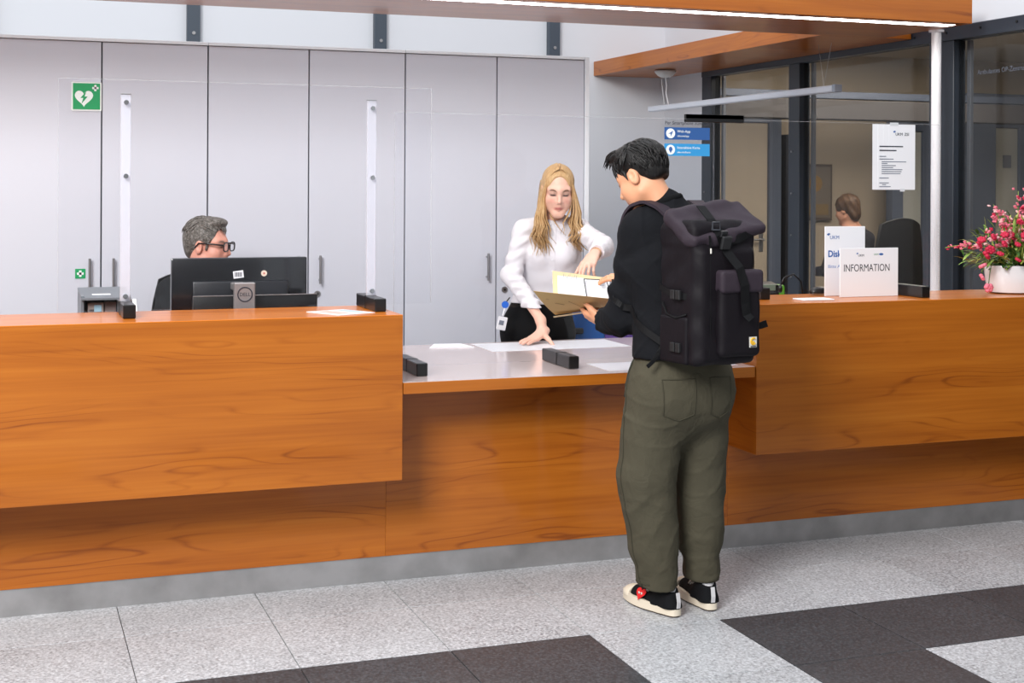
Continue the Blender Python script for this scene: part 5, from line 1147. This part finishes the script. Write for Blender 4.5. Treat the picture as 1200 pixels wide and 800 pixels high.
for S_, E_, W_ in ((KSR, KER, KWR), (KSL, KEL, KWL)):
    F.op(cone(KN-V3(0, 0, .03), S_, .045, .045), .04); F.op(cone(S_, E_, .045, .036), .03); F.op(cone(E_, W_, .036, .026), .02)
    hand_prims(F, W_, (0, -.9, -.15), (0, -.15, 1), -1 if S_ is KSR else 1, 1., ((.3, .4, .3),)*4, .1, (.5, .3, .2))
F.op(ell(KC+KR@np.array((0, .03, -.105))*KS, (.050, .052, .035), KR), .03)
F.build('body', M_skin, cl, skin_cols((222, 158, 138), (178, 108, 98), KC, KR, KS, lash=((60, 44, 40), .8, .001), brow=((96, 84, 76), .8), blush=.2, stub=((180, 140, 128), .3)))
M_grey = hairmat('grey_hair', (58, 54, 50), (98, 93, 88), (150, 146, 142), .5, (30, 30, 30))
Pk = lambda *a: KC+KR@(np.array(a)*KS)
HF = Field((.68, 6.22, 1.10), (1.08, 6.60, 1.44), .0035)
HF.op(ell(Pk(0, -.020, .040), np.array((.0795, .098, .087))*KS, KR), .01); HF.op(ell(Pk(0, -.070, -.012), np.array((.058, .034, .060))*KS, KR), .03)
HF.op(ell(Pk(0, .105, .010), np.array((.074, .072, .092))*KS, KR), .012, 's'); HF.op(ell(Pk(0, .042, .104), np.array((.055, .040, .020))*KS, KR), .03)
for s in (-1, 1):
    HF.op(ell(Pk(s*.088, .010, -.030), np.array((.035, .034, .050))*KS, KR), .010, 's'); HF.op(cone(Pk(s*.071, .034, .030), Pk(s*.072, .024, -.016), .008, .005), .01)
HF.op(ell(Pk(0, -.06, -.115), np.array((.08, .10, .045))*KS, KR), .02, 's')
HF.build('hair', M_grey, cl)
rnd = random.Random(9); q = MB(); roots = []
for i in range(170):
    az = rnd.uniform(0, 6.283); rr = math.sqrt(rnd.random()); lx, ly = .068*rr*math.cos(az), -.02+.082*rr*math.sin(az); lz = .036+.088*math.sqrt(max(.02, 1-(lx/.079)**2-((ly+.018)/.098)**2))
    roots.append(((lx, ly, lz), (lx*5, .8 if ly > -.02 else -.4, -.2 if ly < 0 else .1)))
locks(q, KC, KR, KS, roots, .007, 7, .0048, crad=(.080, .0995, .0885))
q.build('hair_locks', M_grey, cl, True)
# glasses
gl = []
for s in (-1, 1):
    rim = [tuple(Pk(s*.033+.0255*math.copysign(abs(math.cos(a))**.6, math.cos(a)), .101-.0*abs(s), .000+.0195*math.copysign(abs(math.sin(a))**.7, math.sin(a)))) for a in np.linspace(0, 2*math.pi, 29)]
    gl.append(rim)
g = MB()
for rim in gl: g.tube(rim, .0032, 6, cap=False)
g.tube([tuple(Pk(-.009, .102, .006)), tuple(Pk(0, .105, .009)), tuple(Pk(.009, .102, .006))], .003, 6)
for s in (-1, 1): g.tube([tuple(Pk(s*.058, .099, .008)), tuple(Pk(s*.077, .085, .010)), tuple(Pk(s*.081, .02, .012)), tuple(Pk(s*.082, -.008, .010)), tuple(Pk(s*.080, -.025, -.010))], .0036, 6)
go = g.build('glasses', mat('glasses_black', (24, 22, 24), .25), cl, True)
for s, rim in zip((-1, 1), gl): MB().poly(rim[:-1], tuple(KR[:, 1]), .001).build('lens', M_acryl, go)
# jacket and shirt
M_jack = cloth('charcoal_jacket', (38, 40, 43), .85, 800, .2, .7)
F = Field((.50, 5.92, .44), (1.30, 6.78, 1.20), .006)
for i, ((a, ra, fa), (b, rb, fb)) in enumerate(zip(KT, KT[1:])): F.op(cone(a, b, ra+.012, rb+.012, flat=(fK, (fa+fb)/2+.05), wr=(.005, 30, i*1.2)), .05)
for S_, E_, W_, ph in ((KSR, KER, KWR, .3), (KSL, KEL, KWL, 2.)):
    F.op(cone(KN-V3(0, 0, .055), S_-V3(0, 0, .006), .064, .062), .05); F.op(cone(S_, E_, .070, .060, wr=(.006, 60, ph)), .04); F.op(cone(E_, W_, .060, .042, wr=(.006, 80, ph)), .03)
F.op(cone(KN+fK*.02-V3(0, 0, .03), KN+V3(0, 0, .2), .066, .07), .006, 's'); F.op(cone(KN+fK*.13-V3(0, 0, .16), KN+fK*.06, .012, .055), .01, 's')
jk = F.build('jacket', M_jack, cl)
G = Field((.74, 6.25, .80), (1.0, 6.55, 1.20), .005); G.op(cone(KN+fK*.055-V3(0, 0, .25), KN+fK*.02-V3(0, 0, .02), .09, .066, flat=(fK, .7)), .02); G.op(cone(KN-V3(0, 0, .02), KN+V3(.002, -.006, .012), .068, .064), .01); G.op(cone(KN+V3(0, 0, .02), KN+V3(0, 0, .2), .062, .062), .004, 's'); G.build('shirt', cloth('pale_shirt', (196, 200, 210), .8, 900, .1), cl)
F = Field((.62, 5.95, .02), (1.14, 6.78, .70), .008)
F.op(cone((.78, 6.56, .535), (.96, 6.56, .535), .11, .11), .05)
for x in (.76, .98): F.op(cone((x, 6.54, .54), (x, 6.14, .53), .088, .070), .04); F.op(cone((x, 6.14, .53), (x, 6.18, .10), .066, .055), .03); F.op(cone((x, 6.20, .045), (x, 6.0, .035), .042, .036), .02)
F.cut((0, 0, .002), (0, 0, -1)); F.build('trousers', cloth('dark_trousers', (30, 31, 35), .85, 900, .1), cl)
def office_chair(cx, cy, label, rot=0., name='swivel_chair', back_h=.62):
    t = thing(name, (cx, cy, 0), label, 'chair'); Rm = Matrix.Rotation(rot, 3, 'Z'); P = lambda x, y, z: tuple(Vector((cx, cy, 0))+Rm@Vector((x, y, z)))
    lo = Vector(P(0, 0, .425)); MB().box(lo-Vector((.23, .22, .025)), lo+Vector((.23, .22, .02)), .02, Rm, 3).build('seat', M_mblack, t, angle=50)
    G = []; mb = MB()
    for i in range(9):
        a = -1+2*i/8; row = []
        for j in range(7):
            b = j/6; wd = .225*(1-.25*b**3); row.append((a*wd, .25-.05*abs(a)**2+.05*b, .50+back_h*b*(1-.06*a*a)))
        G.append(row)
    A = [[(mb.bm.verts.new(P(*p)), mb.bm.verts.new(P(p[0], p[1]+.035, p[2]))) for p in r] for r in G]
    for i in range(8):
        for j in range(6):
            mb.bm.faces.new((A[i][j][0], A[i+1][j][0], A[i+1][j+1][0], A[i][j+1][0])); mb.bm.faces.new((A[i][j][1], A[i][j+1][1], A[i+1][j+1][1], A[i+1][j][1]))
    ed = [A[i][0] for i in range(9)]+[A[8][j] for j in range(1, 7)]+[A[i][6] for i in range(7, -1, -1)]+[A[0][j] for j in range(5, 0, -1)]
    for a, b in zip(ed, ed[1:]+ed[:1]): mb.bm.faces.new((a[0], b[0], b[1], a[1]))
    mb.build('backrest', M_mblack, t, True, angle=60)
    MB().tube([P(0, .30, .60), P(0, .28, .42), P(0, .10, .40)], .02, 8).build('back_bracket', M_mblack, t, True); MB().cyl(P(0, 0, .10), P(0, 0, .41), .025).build('column', M_alu, t, True, angle=40)
    for k in range(5):
        a = 2*math.pi*k/5; e = P(.27*math.cos(a), .27*math.sin(a), .065); l = MB().tube([P(0, 0, .11), e], [.024, .016], 8).build('base_arm', M_mblack, t, True); MB().cyl((e[0]-.015, e[1], .03), (e[0]+.015, e[1], .03), .029, n=16).build('castor', M_mblack, l, True, angle=40)
    return t
office_chair(.86, 6.50, 'black swivel chair under the seated clerk in glasses')
# ================================================================ PERSON IN THE OFFICE behind the glass
op_ = person_root((5.62, 8.55, 0), 'blurred brown-haired person sitting in the office behind the glass')
OC, OR, OS = V3(5.46, 8.30, 1.335), frame((-.45, .85, -.2), 0), 1.0; ON = V3(5.49, 8.28, 1.22)
F = Field((5.15, 8.0, .42), (5.85, 8.75, 1.5), .007); head_prims(F, OC, OR, OS, False, ON, .055)
F.op(cone((5.52, 8.26, .55), (5.50, 8.27, 1.10), .13, .13, flat=((0, 1, 0), .6)), .05)
for s in (-1, 1): F.op(cone((5.50+s*.15, 8.27, 1.10), (5.50+s*.19, 8.36, .82), .045, .04), .05); F.op(cone((5.50+s*.19, 8.36, .82), (5.46+s*.12, 8.60, .80), .038, .03), .03)
F.build('body', M_skin, op_, skin_cols((196, 142, 116), (160, 96, 84), OC, OR, OS))
HF = Field((5.28, 8.08, 1.15), (5.66, 8.5, 1.52), .006); HF.op(ell(OC+OR@np.array((0, -.022, .042)), (.092, .108, .095), OR), .01); HF.op(ell(OC+OR@np.array((0, .11, -.02)), (.08, .07, .09), OR), .01, 's'); HF.op(ell(OC+OR@np.array((0, -.07, -.03)), (.07, .05, .08), OR), .03); HF.disp(lambda x, y, z: .004*np.sin(80*x+60*z)*np.sin(70*y)); HF.build('hair', hairmat('brown_hair', (44, 32, 24), (72, 52, 36), (116, 86, 58), .5), op_)
F = Field((5.1, 7.95, .42), (5.9, 8.75, 1.25), .01); F.op(cone((5.52, 8.26, .55), (5.50, 8.27, 1.08), .16, .155, flat=((0, 1, 0), .66)), .05)
for s in (-1, 1): F.op(cone((5.50+s*.15, 8.27, 1.09), (5.50+s*.19, 8.36, .82), .065, .055), .05); F.op(cone((5.50+s*.19, 8.36, .82), (5.47+s*.13, 8.56, .80), .05, .042), .03)
F.cut((0, 0, 1.19), (0, 0, 1)); F.build('pullover', cloth('dark_pullover', (46, 46, 52), .9, 500, .1), op_)
F = Field((5.2, 8.1, .0), (5.85, 8.9, .66), .01)
for s in (-1, 1): F.op(cone((5.52+s*.09, 8.28, .53), (5.52+s*.10, 8.68, .52), .08, .065), .04); F.op(cone((5.52+s*.10, 8.68, .52), (5.52+s*.10, 8.64, .05), .06, .05), .03)
F.cut((0, 0, .002), (0, 0, -1)); F.build('trousers', MATS['dark_trousers'], op_)
op_.location = (5.62+1.27, 8.55+1.85, 0)
office_chair(6.36, 9.15, 'empty black swivel chair with a tall curved back behind the glass', math.pi, back_h=.80)
office_chair(6.79, 10.15, 'black swivel chair under the person in the office', math.pi, back_h=.42)
